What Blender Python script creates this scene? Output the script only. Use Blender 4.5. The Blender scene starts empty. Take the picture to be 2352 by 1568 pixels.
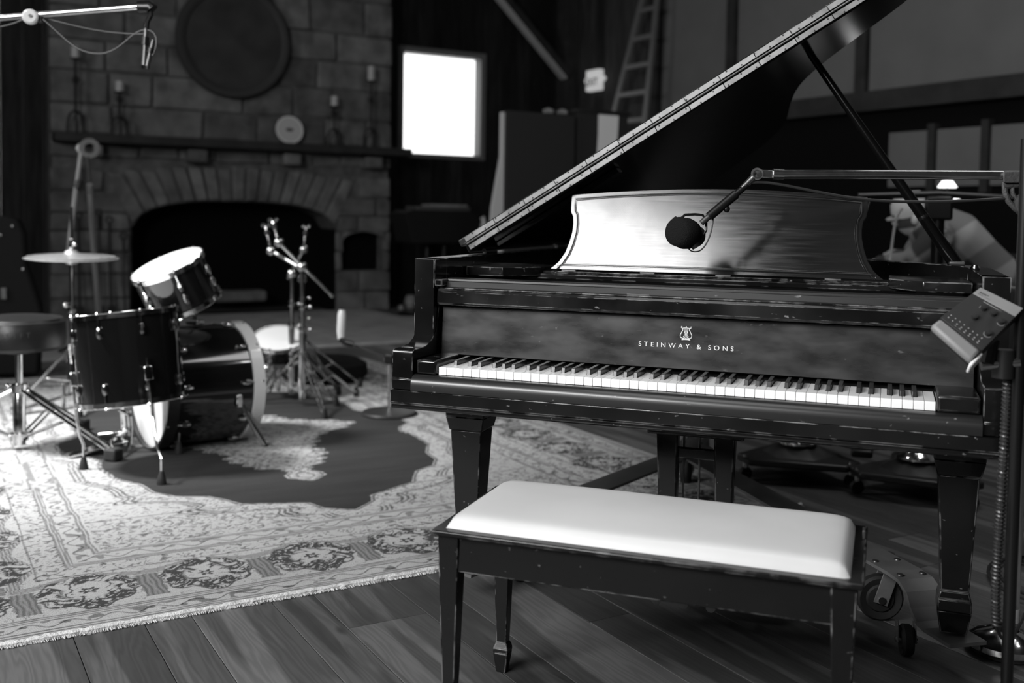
import bpy, math, random
import numpy as np
from math import sin, cos, pi, radians, sqrt, atan2
from mathutils import Vector as V, Matrix as M4

random.seed(7)
S = bpy.context.scene
COL = S.collection

# ------------------------------------------------------------------ camera
cam_d = bpy.data.cameras.new('camera')
cam = bpy.data.objects.new('camera', cam_d)
COL.objects.link(cam)
cam.location = (0.4936, -2.5017, 1.1271)
cam.rotation_euler = (1.5249, -0.0156, 0.3468)
cam_d.sensor_width = 36.0
cam_d.lens = 2377.5 * 36 / 2352
cam_d.shift_y = -182.8 / 2352
cam_d.clip_start = 0.05
cam_d.dof.use_dof = True
cam_d.dof.focus_distance = 2.72
cam_d.dof.aperture_fstop = 2.2
S.camera = cam

# ------------------------------------------------------------------ room axes
A50 = radians(50)
CA, SA = cos(A50), sin(A50)
def RW(p, q, z=0.0):
    return V((p * CA - q * SA, p * SA + q * CA, z))
RM = M4.Rotation(A50, 4, 'Z')

# ------------------------------------------------------------------ world + lights
w = bpy.data.worlds.new('sky'); S.world = w; w.use_nodes = True
w.node_tree.nodes['Background'].inputs[0].default_value = (1, 1, 1, 1)
w.node_tree.nodes['Background'].inputs[1].default_value = 2.2

def area(name, loc, target, sx, sy, power, spread=180):
    l = bpy.data.lights.new(name, 'AREA'); l.shape = 'RECTANGLE'
    l.size = sx; l.size_y = sy; l.energy = power; l.spread = radians(spread)
    o = bpy.data.objects.new(name, l); COL.objects.link(o)
    o.location = loc
    o.rotation_euler = (V(target) - V(loc)).to_track_quat('-Z', 'Y').to_euler()
    return o
# daylight outside the big window in the left wall (behind the camera's left)
area('window_daylight', RW(-4.62, -1.05, 3.03), RW(0, -1.05, 3.03), 3.0, 1.8, 460)
# daylight through the high window in the left wall beside the drums
area('window_daylight_drums', RW(-4.62, 4.6, 2.9), RW(0, 4.6, 2.9), 1.3, 1.3, 75)
# stage spot hanging over the drum kit, outside the frame
sp = bpy.data.lights.new('stage_spot', 'SPOT'); sp.energy = 2500; sp.spot_size = radians(44)
sp.spot_blend = 1.0; sp.shadow_soft_size = 0.40
so = bpy.data.objects.new('stage_spot', sp); COL.objects.link(so)
so.location = RW(-3.2, 3.6, 4.2)
so.rotation_euler = (RW(-1.0, 3.25, 0.1) - RW(-3.2, 3.6, 4.2)).to_track_quat('-Z', 'Y').to_euler()

area('rear_floor_fill', (1.5, 2.4, 4.72), (1.2, 2.2, 0), 1.6, 1.6, 42)  # added unseen fill that brightens the floor behind the piano
# skylight over the keyboard side of the piano and small ceiling lamps over the back of the room
area('skylight_daylight', (-.6, -1.45, 4.72), (-.6, -1.45, 0), 1.5, 2.4, 50)
for i, (lx, ly, le) in enumerate(((-.6, 4.6, 8), (1.2, 3.4, 9), (2.4, 1.6, 9), (-2.2, 5.2, 7), (-3.6, 3.6, 6), (.2, 2.4, 9))):
    l = bpy.data.lights.new('ceiling_lamp', 'POINT'); l.energy = le; l.shadow_soft_size = 0.06
    o = bpy.data.objects.new('ceiling_lamp', l); COL.objects.link(o); o.location = (lx, ly, 4.3)
S.view_settings.view_transform = 'Standard'
S.view_settings.look = 'None'
S.view_settings.gamma = 1.0
S.view_settings.use_curve_mapping = False
S.view_settings.exposure = 0.0

# ------------------------------------------------------------------ materials
MATS = {}
def node(nt, t, **kw):
    n = nt.nodes.new(t)
    for k, v in kw.items():
        setattr(n, k, v)
    return n
def mat(name, base=0.2, rough=0.5, metal=0.0, coat=0.0, spec=0.5, var=0.0, scale=8.0,
        bump=0.0, bscale=40.0, rvar=0.0, stretch=None, emis=0.0, trans=0.0, wear=0.0, speck=0.0,
        island=0.0, coords='Object', detail=4):
    m = bpy.data.materials.new(name); m.use_nodes = True
    nt = m.node_tree; b = nt.nodes['Principled BSDF']
    b.inputs['Base Color'].default_value = (base, base, base, 1)
    b.inputs['Roughness'].default_value = rough
    b.inputs['Metallic'].default_value = metal
    b.inputs['Specular IOR Level'].default_value = spec
    b.inputs['Coat Weight'].default_value = coat
    if trans: b.inputs['Transmission Weight'].default_value = trans
    if emis:
        b.inputs['Emission Color'].default_value = (1, 1, 1, 1)
        b.inputs['Emission Strength'].default_value = emis
    L = nt.links
    tc = node(nt, 'ShaderNodeTexCoord'); mp = node(nt, 'ShaderNodeMapping')
    L.new(tc.outputs[coords], mp.inputs[0])
    if stretch: mp.inputs['Scale'].default_value = stretch
    cur = None
    if var or rvar or True:
        no = node(nt, 'ShaderNodeTexNoise'); no.inputs['Scale'].default_value = scale
        no.inputs['Detail'].default_value = detail
        L.new(mp.outputs[0], no.inputs['Vector'])
    if var:
        mr = node(nt, 'ShaderNodeMapRange')
        mr.inputs[1].default_value = 0.3; mr.inputs[2].default_value = 0.7
        mr.inputs[3].default_value = base * (1 - var); mr.inputs[4].default_value = base * (1 + var)
        L.new(no.outputs[0], mr.inputs[0]); cur = mr.outputs[0]
    if island:
        ge = node(nt, 'ShaderNodeObjectInfo')
        mr = node(nt, 'ShaderNodeMapRange')
        mr.inputs[3].default_value = 1 - island; mr.inputs[4].default_value = 1 + island
        L.new(ge.outputs['Random'], mr.inputs[0])
        mm = node(nt, 'ShaderNodeMath', operation='MULTIPLY')
        L.new(mr.outputs[0], mm.inputs[0])
        if cur: L.new(cur, mm.inputs[1])
        else: mm.inputs[1].default_value = base
        cur = mm.outputs[0]
    if wear:
        # chipped bright edges: bevelled normal differs from the true one
        bv = node(nt, 'ShaderNodeBevel', samples=3); bv.inputs[0].default_value = 0.003
        ge = node(nt, 'ShaderNodeNewGeometry')
        dp = node(nt, 'ShaderNodeVectorMath', operation='DOT_PRODUCT')
        L.new(bv.outputs[0], dp.inputs[0]); L.new(ge.outputs['Normal'], dp.inputs[1])
        n2 = node(nt, 'ShaderNodeTexNoise'); n2.inputs['Scale'].default_value = 22
        n2.inputs['Detail'].default_value = 6
        L.new(tc.outputs['Object'], n2.inputs['Vector'])
        a = node(nt, 'ShaderNodeMapRange'); a.inputs[1].default_value = 0.995; a.inputs[2].default_value = 0.93
        L.new(dp.outputs['Value'], a.inputs[0])
        c = node(nt, 'ShaderNodeMapRange'); c.inputs[1].default_value = 0.47; c.inputs[2].default_value = 0.60
        L.new(n2.outputs[0], c.inputs[0])
        mu = node(nt, 'ShaderNodeMath', operation='MULTIPLY'); L.new(a.outputs[0], mu.inputs[0]); L.new(c.outputs[0], mu.inputs[1])
        mix = node(nt, 'ShaderNodeMix', data_type='FLOAT')
        L.new(mu.outputs[0], mix.inputs[0])
        if cur: L.new(cur, mix.inputs[2])
        else: mix.inputs[2].default_value = base
        mix.inputs[3].default_value = wear
        cur = mix.outputs[0]
    if speck:
        n3 = node(nt, 'ShaderNodeTexNoise'); n3.inputs['Scale'].default_value = 75; n3.inputs['Detail'].default_value = 3
        mp3 = node(nt, 'ShaderNodeMapping'); mp3.inputs['Scale'].default_value = (0.6, 1, 1)
        L.new(tc.outputs['Object'], mp3.inputs[0]); L.new(mp3.outputs[0], n3.inputs['Vector'])
        c = node(nt, 'ShaderNodeMapRange'); c.inputs[1].default_value = 0.70; c.inputs[2].default_value = 0.76
        L.new(n3.outputs[0], c.inputs[0])
        mix = node(nt, 'ShaderNodeMix', data_type='FLOAT')
        L.new(c.outputs[0], mix.inputs[0])
        if cur: L.new(cur, mix.inputs[2])
        else: mix.inputs[2].default_value = base
        mix.inputs[3].default_value = speck
        cur = mix.outputs[0]
    if cur:
        cc = node(nt, 'ShaderNodeCombineColor')
        for i in range(3): L.new(cur, cc.inputs[i])
        L.new(cc.outputs[0], b.inputs['Base Color'])
    if rvar:
        mr = node(nt, 'ShaderNodeMapRange'); mr.inputs[1].default_value = 0.3; mr.inputs[2].default_value = 0.7
        mr.inputs[3].default_value = max(0.02, rough - rvar); mr.inputs[4].default_value = min(1, rough + rvar)
        L.new(no.outputs[0], mr.inputs[0]); L.new(mr.outputs[0], b.inputs['Roughness'])
    if bump:
        nb = node(nt, 'ShaderNodeTexNoise'); nb.inputs['Scale'].default_value = bscale; nb.inputs['Detail'].default_value = 5
        L.new(mp.outputs[0], nb.inputs['Vector'])
        bp = node(nt, 'ShaderNodeBump'); bp.inputs['Strength'].default_value = bump; bp.inputs['Distance'].default_value = 0.01
        L.new(nb.outputs[0], bp.inputs['Height']); L.new(bp.outputs[0], b.inputs['Normal'])
    MATS[name] = m
    return m
mat('piano_lacquer', 0.006, 0.19, coat=0.1, spec=0.4, rvar=0.09, scale=5, wear=0.42, speck=0.16, var=0.4)
mat('piano_inner_lacquer', 0.003, 0.16, spec=0.25)
mat('fallboard_lacquer', 0.024, 0.31, spec=0.55, var=0.4, scale=18, rvar=0.09, stretch=(0.5, 1, 1.3), speck=0.09, detail=8)
mat('desk_lacquer', 0.012, 0.17, spec=0.62, coat=0.0, rvar=0.025, scale=60, stretch=(0.12, 1, 2.5), var=0.3)
mat('slip_lacquer', 0.010, 0.34, coat=0.1, speck=0.14)
mat('desk_line', 0.006, 0.5)
mat('hinge_brass', 0.145, 0.45, metal=0.8, rvar=0.08, scale=25, var=0.35, island=0.12)
mat('screw_dark', 0.02, 0.5, metal=0.6)
mat('white_key', 0.90, 0.22, coat=0.3, var=0.03)
mat('black_key', 0.012, 0.28)
mat('gilt', 0.75, 0.55)
mat('iron_plate', 0.22, 0.4, metal=0.5)
mat('felt_and_shade', 0.004, 0.95)
mat('chrome', 0.72, 0.12, metal=1.0, rvar=0.05, scale=30)
mat('chrome_worn', 0.62, 0.22, metal=1.0, rvar=0.02, scale=40, var=0.06)
mat('steel_dark', 0.10, 0.4, metal=0.8)
mat('steel_plate', 0.15, 0.5, metal=0.3, var=0.25, rvar=0.1)
mat('black_plastic', 0.015, 0.45)
mat('black_metal', 0.006, 0.32, spec=0.35)
mat('rubber', 0.012, 0.7)
mat('foam', 0.010, 1.0, bump=0.6, bscale=400, spec=0.1)
mat('cable', 0.02, 0.5)
mat('grey_casting', 0.055, 0.5, bump=0.3, bscale=90)
mat('device_grey', 0.19, 0.5)
mat('device_panel', 0.018, 0.5)
mat('print_grey', 0.30, 0.5)
mat('paper', 0.8, 0.7)
mat('vinyl', 0.54, 0.42, var=0.05, scale=4, bump=0.10, bscale=9)
mat('bench_lacquer', 0.006, 0.28, spec=0.3, wear=0.42, speck=0.12, rvar=0.1)
mat('drum_shell', 0.006, 0.10, coat=0.6)
mat('drum_head', 0.82, 0.5)
mat('hoop_pale', 0.50, 0.35, coat=0.2)
mat('cymbal', 0.70, 0.42, metal=0.85, rvar=0.06, scale=60, var=0.1)
mat('vinyl_black', 0.009, 0.4, bump=0.1, bscale=30)
mat('stone_a', 0.095, 0.9, var=0.4, scale=5, bump=0.8, bscale=12, island=0.25, spec=0.2)
mat('mortar', 0.078, 0.95, var=0.3, scale=10, bump=0.6, bscale=30, spec=0.1)
mat('hearth_lit_stone', 0.30, 0.8, var=0.2, scale=4, bump=0.4, bscale=15)  # window light on the floor patch is put into this pale colour
mat('soot_and_shade', 0.0025, 0.95, spec=0.1)
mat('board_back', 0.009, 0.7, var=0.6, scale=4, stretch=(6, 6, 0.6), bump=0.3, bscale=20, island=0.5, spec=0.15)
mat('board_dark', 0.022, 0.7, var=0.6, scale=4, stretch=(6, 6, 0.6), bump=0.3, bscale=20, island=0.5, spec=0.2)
mat('beam_dark', 0.020, 0.7, var=0.3, scale=6, spec=0.2)
mat('brace_wood', 0.30, 0.6)
mat('window_trim_wood', 0.10, 0.6)
mat('fabric_panel', 0.105, 0.95, var=0.06, scale=3, bump=0.15, bscale=120, spec=0.1)
mat('plaster_dark', 0.03, 0.9, var=0.2, scale=2, spec=0.1)
mat('ceiling_wood', 0.02, 0.8, var=0.2, scale=3, spec=0.1)
mat('iron_black', 0.008, 0.7, metal=0.3)
mat('wax', 0.30, 0.55)
mat('gong_wood', 0.030, 0.75, var=0.3, scale=4, spec=0.2)
mat('gong_rim', 0.016, 0.7)
mat('plate_white', 0.34, 0.7)
mat('black_cloth', 0.010, 0.9, spec=0.1)
mat('gobo_cloth', 0.03, 0.95, spec=0.1)
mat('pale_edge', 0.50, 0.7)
mat('ladder_metal', 0.13, 0.5, metal=0.4)
mat('exit_face', 0.3, 0.5, emis=0.38)
mat('exit_letters', 0.05, 0.5, emis=0.03)
mat('lamp_glow', 0.9, 0.5, emis=3.0)
mat('skin', 0.40, 0.55)
mat('cap_cloth', 0.36, 0.9)
mat('hair', 0.03, 0.8)
mat('trousers', 0.03, 0.9)
mat('pot_clay', 0.18, 0.6, var=0.3)
mat('rack_grey', 0.05, 0.5)
mat('base_cast', 0.03, 0.4, metal=0.3)
mat('pole_grey', 0.22, 0.4, metal=0.3)
mat('hoop_shaded', 0.02, 0.3, coat=0.3)
mat('rug_cord', 0.62, 0.9, bump=0.6, bscale=160, var=0.2, scale=60)

# wood planks: grain along the local x axis, knots
def plank_mat():
    m = bpy.data.materials.new('floor_plank_wood'); m.use_nodes = True
    nt = m.node_tree; b = nt.nodes['Principled BSDF']; L = nt.links
    tc = node(nt, 'ShaderNodeTexCoord'); oi = node(nt, 'ShaderNodeObjectInfo')
    off = node(nt, 'ShaderNodeVectorMath', operation='SCALE'); off.inputs['Scale'].default_value = 37.0
    cx = node(nt, 'ShaderNodeCombineXYZ'); L.new(oi.outputs['Random'], cx.inputs[0]); L.new(oi.outputs['Random'], cx.inputs[1])
    L.new(cx.outputs[0], off.inputs[0])
    add = node(nt, 'ShaderNodeVectorMath', operation='ADD'); L.new(tc.outputs['Object'], add.inputs[0]); L.new(off.outputs[0], add.inputs[1])
    # knots
    kv = node(nt, 'ShaderNodeMapping'); kv.inputs['Scale'].default_value = (2.0, 4.5, 0.01); L.new(add.outputs[0], kv.inputs[0])
    vo = node(nt, 'ShaderNodeTexVoronoi'); vo.inputs['Scale'].default_value = 1.0; L.new(kv.outputs[0], vo.inputs['Vector'])
    kn = node(nt, 'ShaderNodeMapRange'); kn.inputs[1].default_value = 0.06; kn.inputs[2].default_value = 0.10
    kn.inputs[3].default_value = 1; kn.inputs[4].default_value = 0; L.new(vo.outputs['Distance'], kn.inputs[0])
    # grain: wave across y, bent by stretched noise and by the knots
    gm = node(nt, 'ShaderNodeMapping'); gm.inputs['Scale'].default_value = (0.9, 9, 1); L.new(add.outputs[0], gm.inputs[0])
    ns = node(nt, 'ShaderNodeTexNoise'); ns.inputs['Scale'].default_value = 2.2; ns.inputs['Detail'].default_value = 3; L.new(gm.outputs[0], ns.inputs['Vector'])
    sx = node(nt, 'ShaderNodeSeparateXYZ'); L.new(add.outputs[0], sx.inputs[0])
    e = node(nt, 'ShaderNodeMapRange'); e.inputs[1].default_value = 0.0; e.inputs[2].default_value = 0.5; e.inputs[3].default_value = 0.25; e.inputs[4].default_value = 0
    L.new(vo.outputs['Distance'], e.inputs[0])
    m1 = node(nt, 'ShaderNodeMath', operation='MULTIPLY'); L.new(sx.outputs[1], m1.inputs[0]); m1.inputs[1].default_value = 8
    m2 = node(nt, 'ShaderNodeMath', operation='ADD'); L.new(m1.outputs[0], m2.inputs[0]); L.new(ns.outputs[0], m2.inputs[1])
    m3 = node(nt, 'ShaderNodeMath', operation='ADD'); L.new(m2.outputs[0], m3.inputs[0]); L.new(e.outputs[0], m3.inputs[1])
    m4 = node(nt, 'ShaderNodeMath', operation='MULTIPLY'); L.new(m3.outputs[0], m4.inputs[0]); m4.inputs[1].default_value = 38
    sn = node(nt, 'ShaderNodeMath', operation='SINE'); L.new(m4.outputs[0], sn.inputs[0])
    g = node(nt, 'ShaderNodeMapRange'); g.inputs[1].default_value = -1; g.inputs[2].default_value = 1; g.inputs[3].default_value = 0.85; g.inputs[4].default_value = 1.1
    L.new(sn.outputs[0], g.inputs[0])
    # blotches and heartwood streaks
    hm = node(nt, 'ShaderNodeMapping'); hm.inputs['Scale'].default_value = (0.28, 5, 1); L.new(add.outputs[0], hm.inputs[0])
    hn = node(nt, 'ShaderNodeTexNoise'); hn.inputs['Scale'].default_value = 1.6; hn.inputs['Detail'].default_value = 2; L.new(hm.outputs[0], hn.inputs['Vector'])
    h = node(nt, 'ShaderNodeMapRange'); h.inputs[1].default_value = 0.48; h.inputs[2].default_value = 0.52; h.inputs[3].default_value = 0.62; h.inputs[4].default_value = 1.15
    L.new(hn.outputs[0], h.inputs[0])
    pr = node(nt, 'ShaderNodeMapRange'); pr.inputs[3].default_value = 0.065; pr.inputs[4].default_value = 0.145; L.new(oi.outputs['Random'], pr.inputs[0])
    a1 = node(nt, 'ShaderNodeMath', operation='MULTIPLY'); L.new(g.outputs[0], a1.inputs[0]); L.new(h.outputs[0], a1.inputs[1])
    a2 = node(nt, 'ShaderNodeMath', operation='MULTIPLY'); L.new(a1.outputs[0], a2.inputs[0]); L.new(pr.outputs[0], a2.inputs[1])
    mx = node(nt, 'ShaderNodeMix', data_type='FLOAT'); L.new(kn.outputs[0], mx.inputs[0]); L.new(a2.outputs[0], mx.inputs[2]); mx.inputs[3].default_value = 0.03
    cc = node(nt, 'ShaderNodeCombineColor')
    for i in range(3): L.new(mx.outputs[0], cc.inputs[i])
    L.new(cc.outputs[0], b.inputs['Base Color'])
    rr = node(nt, 'ShaderNodeMapRange'); rr.inputs[3].default_value = 0.38; rr.inputs[4].default_value = 0.6; L.new(ns.outputs[0], rr.inputs[0])
    L.new(rr.outputs[0], b.inputs['Roughness']); b.inputs['Specular IOR Level'].default_value = 0.4
    MATS['floor_plank_wood'] = m
plank_mat()

def beckmann(name, base, rough, ior=1.5, streak=True):
    m = bpy.data.materials.new(name); m.use_nodes = True; nt = m.node_tree; nt.nodes.clear(); L = nt.links
    o = node(nt, 'ShaderNodeOutputMaterial'); df = node(nt, 'ShaderNodeBsdfDiffuse'); gl_ = node(nt, 'ShaderNodeBsdfAnisotropic')
    gl_.distribution = 'BECKMANN'; fr_ = node(nt, 'ShaderNodeFresnel'); fr_.inputs[0].default_value = ior; mx_ = node(nt, 'ShaderNodeMixShader')
    tc = node(nt, 'ShaderNodeTexCoord'); mp = node(nt, 'ShaderNodeMapping'); mp.inputs['Scale'].default_value = (3, 60, 60)
    no = node(nt, 'ShaderNodeTexNoise'); no.inputs['Scale'].default_value = 3; no.inputs['Detail'].default_value = 6
    n2 = node(nt, 'ShaderNodeTexNoise'); n2.inputs['Scale'].default_value = 14; n2.inputs['Detail'].default_value = 5
    L.new(tc.outputs['Object'], mp.inputs[0]); L.new(mp.outputs[0], no.inputs['Vector']); L.new(tc.outputs['Object'], n2.inputs['Vector'])
    r_ = node(nt, 'ShaderNodeMapRange'); r_.inputs[1].default_value = .3; r_.inputs[2].default_value = .7; r_.inputs[3].default_value = rough - .03; r_.inputs[4].default_value = rough + .03
    L.new(no.outputs[0], r_.inputs[0]); L.new(r_.outputs[0], gl_.inputs['Roughness'])
    g_ = node(nt, 'ShaderNodeMapRange'); g_.inputs[1].default_value = .35; g_.inputs[2].default_value = .65; g_.inputs[3].default_value = .84; g_.inputs[4].default_value = 1.0
    L.new(n2.outputs[0], g_.inputs[0]); cc = node(nt, 'ShaderNodeCombineColor')
    for i in range(3): L.new(g_.outputs[0], cc.inputs[i])
    L.new(cc.outputs[0], gl_.inputs['Color']); df.inputs[0].default_value = (base, base, base, 1)
    L.new(fr_.outputs[0], mx_.inputs[0]); L.new(df.outputs[0], mx_.inputs[1]); L.new(gl_.outputs[0], mx_.inputs[2]); L.new(mx_.outputs[0], o.inputs[0])
    MATS[name] = m
beckmann('desk_lacquer', .012, .20, 1.62)
def plaid_mat():
    m = bpy.data.materials.new('plaid_cloth'); m.use_nodes = True
    nt = m.node_tree; b = nt.nodes['Principled BSDF']; L = nt.links
    tc = node(nt, 'ShaderNodeTexCoord')
    mp = node(nt, 'ShaderNodeMapping'); mp.inputs['Rotation'].default_value = (0.1, radians(38), 0.35)
    L.new(tc.outputs['Object'], mp.inputs[0])
    sx = node(nt, 'ShaderNodeSeparateXYZ'); L.new(mp.outputs[0], sx.inputs[0])
    outs = []
    for i, ch in ((0, 0), (1, 2)):
        a = node(nt, 'ShaderNodeMath', operation='MULTIPLY'); L.new(sx.outputs[ch], a.inputs[0]); a.inputs[1].default_value = 2 * pi / 0.27
        s = node(nt, 'ShaderNodeMath', operation='SINE'); L.new(a.outputs[0], s.inputs[0])
        r = node(nt, 'ShaderNodeMapRange'); r.inputs[1].default_value = -0.25; r.inputs[2].default_value = 0.05
        L.new(s.outputs[0], r.inputs[0]); outs.append(r.outputs[0])
    ad = node(nt, 'ShaderNodeMath', operation='ADD'); L.new(outs[0], ad.inputs[0]); L.new(outs[1], ad.inputs[1])
    r = node(nt, 'ShaderNodeMapRange'); r.inputs[1].default_value = 0; r.inputs[2].default_value = 2; r.inputs[3].default_value = 0.03; r.inputs[4].default_value = 0.32
    L.new(ad.outputs[0], r.inputs[0])
    cc = node(nt, 'ShaderNodeCombineColor')
    for i in range(3): L.new(r.outputs[0], cc.inputs[i])
    L.new(cc.outputs[0], b.inputs['Base Color']); b.inputs['Roughness'].default_value = 0.9
    MATS['plaid_cloth'] = m
plaid_mat()

def rug_mat():
    m = bpy.data.materials.new('rug_pile'); m.use_nodes = True
    nt = m.node_tree; b = nt.nodes['Principled BSDF']; L = nt.links
    at = node(nt, 'ShaderNodeAttribute', attribute_name='weave')
    tc = node(nt, 'ShaderNodeTexCoord')
    no = node(nt, 'ShaderNodeTexNoise'); no.inputs['Scale'].default_value = 260; no.inputs['Detail'].default_value = 2
    L.new(tc.outputs['Object'], no.inputs['Vector'])
    mr = node(nt, 'ShaderNodeMapRange'); mr.inputs[3].default_value = 0.7; mr.inputs[4].default_value = 1.3; L.new(no.outputs[0], mr.inputs[0])
    mu = node(nt, 'ShaderNodeMath', operation='MULTIPLY'); L.new(at.outputs['Fac'], mu.inputs[0]); L.new(mr.outputs[0], mu.inputs[1])
    cc = node(nt, 'ShaderNodeCombineColor')
    for i in range(3): L.new(mu.outputs[0], cc.inputs[i])
    L.new(cc.outputs[0], b.inputs['Base Color']); b.inputs['Roughness'].default_value = 0.95
    b.inputs['Specular IOR Level'].default_value = 0.1
    bp = node(nt, 'ShaderNodeBump'); bp.inputs['Strength'].default_value = 0.5; bp.inputs['Distance'].default_value = 0.004
    L.new(no.outputs[0], bp.inputs['Height']); L.new(bp.outputs[0], b.inputs['Normal'])
    MATS['rug_pile'] = m
rug_mat()

# ------------------------------------------------------------------ builders
def frame(o, z, x=None):
    """matrix with local z along z, origin o"""
    z = V(z).normalized()
    x = V(x) if x is not None else (V((0, 0, 1)) if abs(z.z) < 0.9 else V((1, 0, 0)))
    y = z.cross(x).normalized(); x = y.cross(z).normalized()
    m = M4.Identity(4)
    for i in range(3):
        m[i][0], m[i][1], m[i][2], m[i][3] = x[i], y[i], z[i], V(o)[i]
    return m

LOC = {}
class MB:
    def __init__(s): s.v = []; s.f = []
    def add(s, vs, fs, M=None):
        k = len(s.v)
        for p in vs:
            p = V(p); s.v.append(M @ p if M else p)
        s.f += [tuple(i + k for i in f) for f in fs]
        return s
    def box(s, x0, x1, y0, y1, z0, z1, M=None):
        vs = [(x, y, z) for z in (z0, z1) for y in (y0, y1) for x in (x0, x1)]
        return s.add(vs, [(0, 2, 3, 1), (4, 5, 7, 6), (0, 1, 5, 4), (2, 6, 7, 3), (0, 4, 6, 2), (1, 3, 7, 5)], M)
    def hexa(s, lo, hi, M=None):
        """two quads, same winding (ccw seen from hi side)"""
        return s.add(list(lo) + list(hi), [(3, 2, 1, 0), (4, 5, 6, 7), (0, 1, 5, 4), (1, 2, 6, 5), (2, 3, 7, 6), (3, 0, 4, 7)], M)
    def taper(s, cx, cy, z0, z1, wx0, wy0, wx1, wy1, M=None):
        def q(wx, wy, z): return [(cx - wx / 2, cy - wy / 2, z), (cx + wx / 2, cy - wy / 2, z), (cx + wx / 2, cy + wy / 2, z), (cx - wx / 2, cy + wy / 2, z)]
        return s.hexa(q(wx0, wy0, z0), q(wx1, wy1, z1), M)
    def prism(s, poly, h0, h1, M=None):
        n = len(poly)
        a = 0.5 * sum(poly[i][0] * poly[(i + 1) % n][1] - poly[(i + 1) % n][0] * poly[i][1] for i in range(n))
        if a < 0: poly = poly[::-1]
        vs = [(x, y, h0) for x, y in poly] + [(x, y, h1) for x, y in poly]
        fs = [tuple(range(n - 1, -1, -1)), tuple(range(n, 2 * n))] + [(i, (i + 1) % n, n + (i + 1) % n, n + i) for i in range(n)]
        return s.add(vs, fs, M)
    def ring(s, outer, inner, h0, h1, M=None):
        n = len(outer); vs = []
        for h in (h0, h1):
            vs += [(x, y, h) for x, y in outer] + [(x, y, h) for x, y in inner]
        fs = []
        for i in range(n):
            j = (i + 1) % n
            fs += [(i, j, 2 * n + j, 2 * n + i), (n + j, n + i, 3 * n + i, 3 * n + j), (2 * n + i, 2 * n + j, 3 * n + j, 3 * n + i), (j, i, n + i, n + j)]
        return s.add(vs, fs, M)
    def strip(s, outer, inner, h0, h1):
        """open wall between two polylines"""
        n = len(outer); vs = []
        for h in (h0, h1):
            vs += [(x, y, h) for x, y in outer] + [(x, y, h) for x, y in inner]
        fs = []
        for i in range(n - 1):
            j = i + 1
            fs += [(i, j, 2 * n + j, 2 * n + i), (n + j, n + i, 3 * n + i, 3 * n + j), (2 * n + i, 2 * n + j, 3 * n + j, 3 * n + i), (j, i, n + i, n + j)]
        fs += [(0, 2 * n, 3 * n, n), (n - 1, 2 * n - 1, 4 * n - 1, 3 * n - 1)]
        return s.add(vs, fs)
    def lathe(s, prof, n=24, M=None, closed=False):
        vs = []; fs = []; m = len(prof)
        for i in range(n):
            a = 2 * pi * i / n
            for r, z in prof: vs.append((r * cos(a), r * sin(a), z))
        for i in range(n):
            j = (i + 1) % n
            for k in range(m if closed else m - 1):
                k2 = (k + 1) % m
                fs.append((i * m + k, j * m + k, j * m + k2, i * m + k2))
        if not closed:
            if prof[0][0] > 1e-6: fs.append(tuple(i * m for i in range(n - 1, -1, -1)))
            if prof[-1][0] > 1e-6: fs.append(tuple(i * m + m - 1 for i in range(n)))
        return s.add(vs, fs, M)
    def cyl(s, p0, p1, r0, r1=None, n=14):
        r1 = r0 if r1 is None else r1
        p0, p1 = V(p0), V(p1); h = (p1 - p0).length
        return s.lathe([(r0, 0), (r1, h)], n, frame(p0, p1 - p0))
    def tube(s, pts, r, n=8, closed=False):
        pts = [V(p) for p in pts]; m = len(pts)
        rs = r if isinstance(r, (list, tuple)) else [r] * m
        d0 = (pts[1] - pts[0]).normalized()
        up = V((0, 0, 1)) if abs(d0.z) < 0.9 else V((1, 0, 0))
        x = (up - d0 * up.dot(d0)).normalized()
        vs = []; fs = []
        for i in range(m):
            if closed: d = pts[(i + 1) % m] - pts[i - 1]
            else: d = pts[min(i + 1, m - 1)] - pts[max(i - 1, 0)]
            d.normalize()
            x = (x - d * x.dot(d)); x = x.normalized() if x.length > 1e-5 else d.orthogonal().normalized()
            y = d.cross(x)
            for k in range(n):
                a = 2 * pi * k / n
                vs.append(pts[i] + (x * cos(a) + y * sin(a)) * rs[i])
        for i in range(m if closed else m - 1):
            j = (i + 1) % m
            for k in range(n):
                l = (k + 1) % n
                fs.append((i * n + k, i * n + l, j * n + l, j * n + k))
        if not closed:
            fs.append(tuple(range(n - 1, -1, -1))); fs.append(tuple((m - 1) * n + k for k in range(n)))
        return s.add(vs, fs)
    def sphere(s, c, r, n=12, M=None, sz=1.0):
        m = n // 2
        prof = [(max(r * sin(pi * i / m), 1e-7), -r * cos(pi * i / m) * sz) for i in range(m + 1)]
        T = M4.Translation(V(c))
        return s.lathe(prof, n, (M @ T) if M else T)
    def build(s, name, m, parent=None, smooth=True, bevel=0.0, seg=2, ang=35, label=None, loc=None):
        me = bpy.data.meshes.new(name)
        o = bpy.data.objects.new(name, me); COL.objects.link(o)
        base = V((0, 0, 0))
        if parent is not None:
            o.parent = parent; base = LOC[parent.name]
        elif loc is not None:
            base = V(loc); o.location = base
        LOC[o.name] = base
        me.from_pydata([p - base for p in s.v], [], s.f)
        me.materials.append(MATS[m]); me.validate(); me.update()
        if smooth:
            me.polygons.foreach_set('use_smooth', [True] * len(me.polygons))
            me.set_sharp_from_angle(angle=radians(ang))
        if bevel:
            b = o.modifiers.new('bevel', 'BEVEL'); b.width = bevel; b.segments = seg; b.limit_method = 'ANGLE'
            b.angle_limit = radians(35); b.harden_normals = False
        if label: o['label'] = label
        return o

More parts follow.
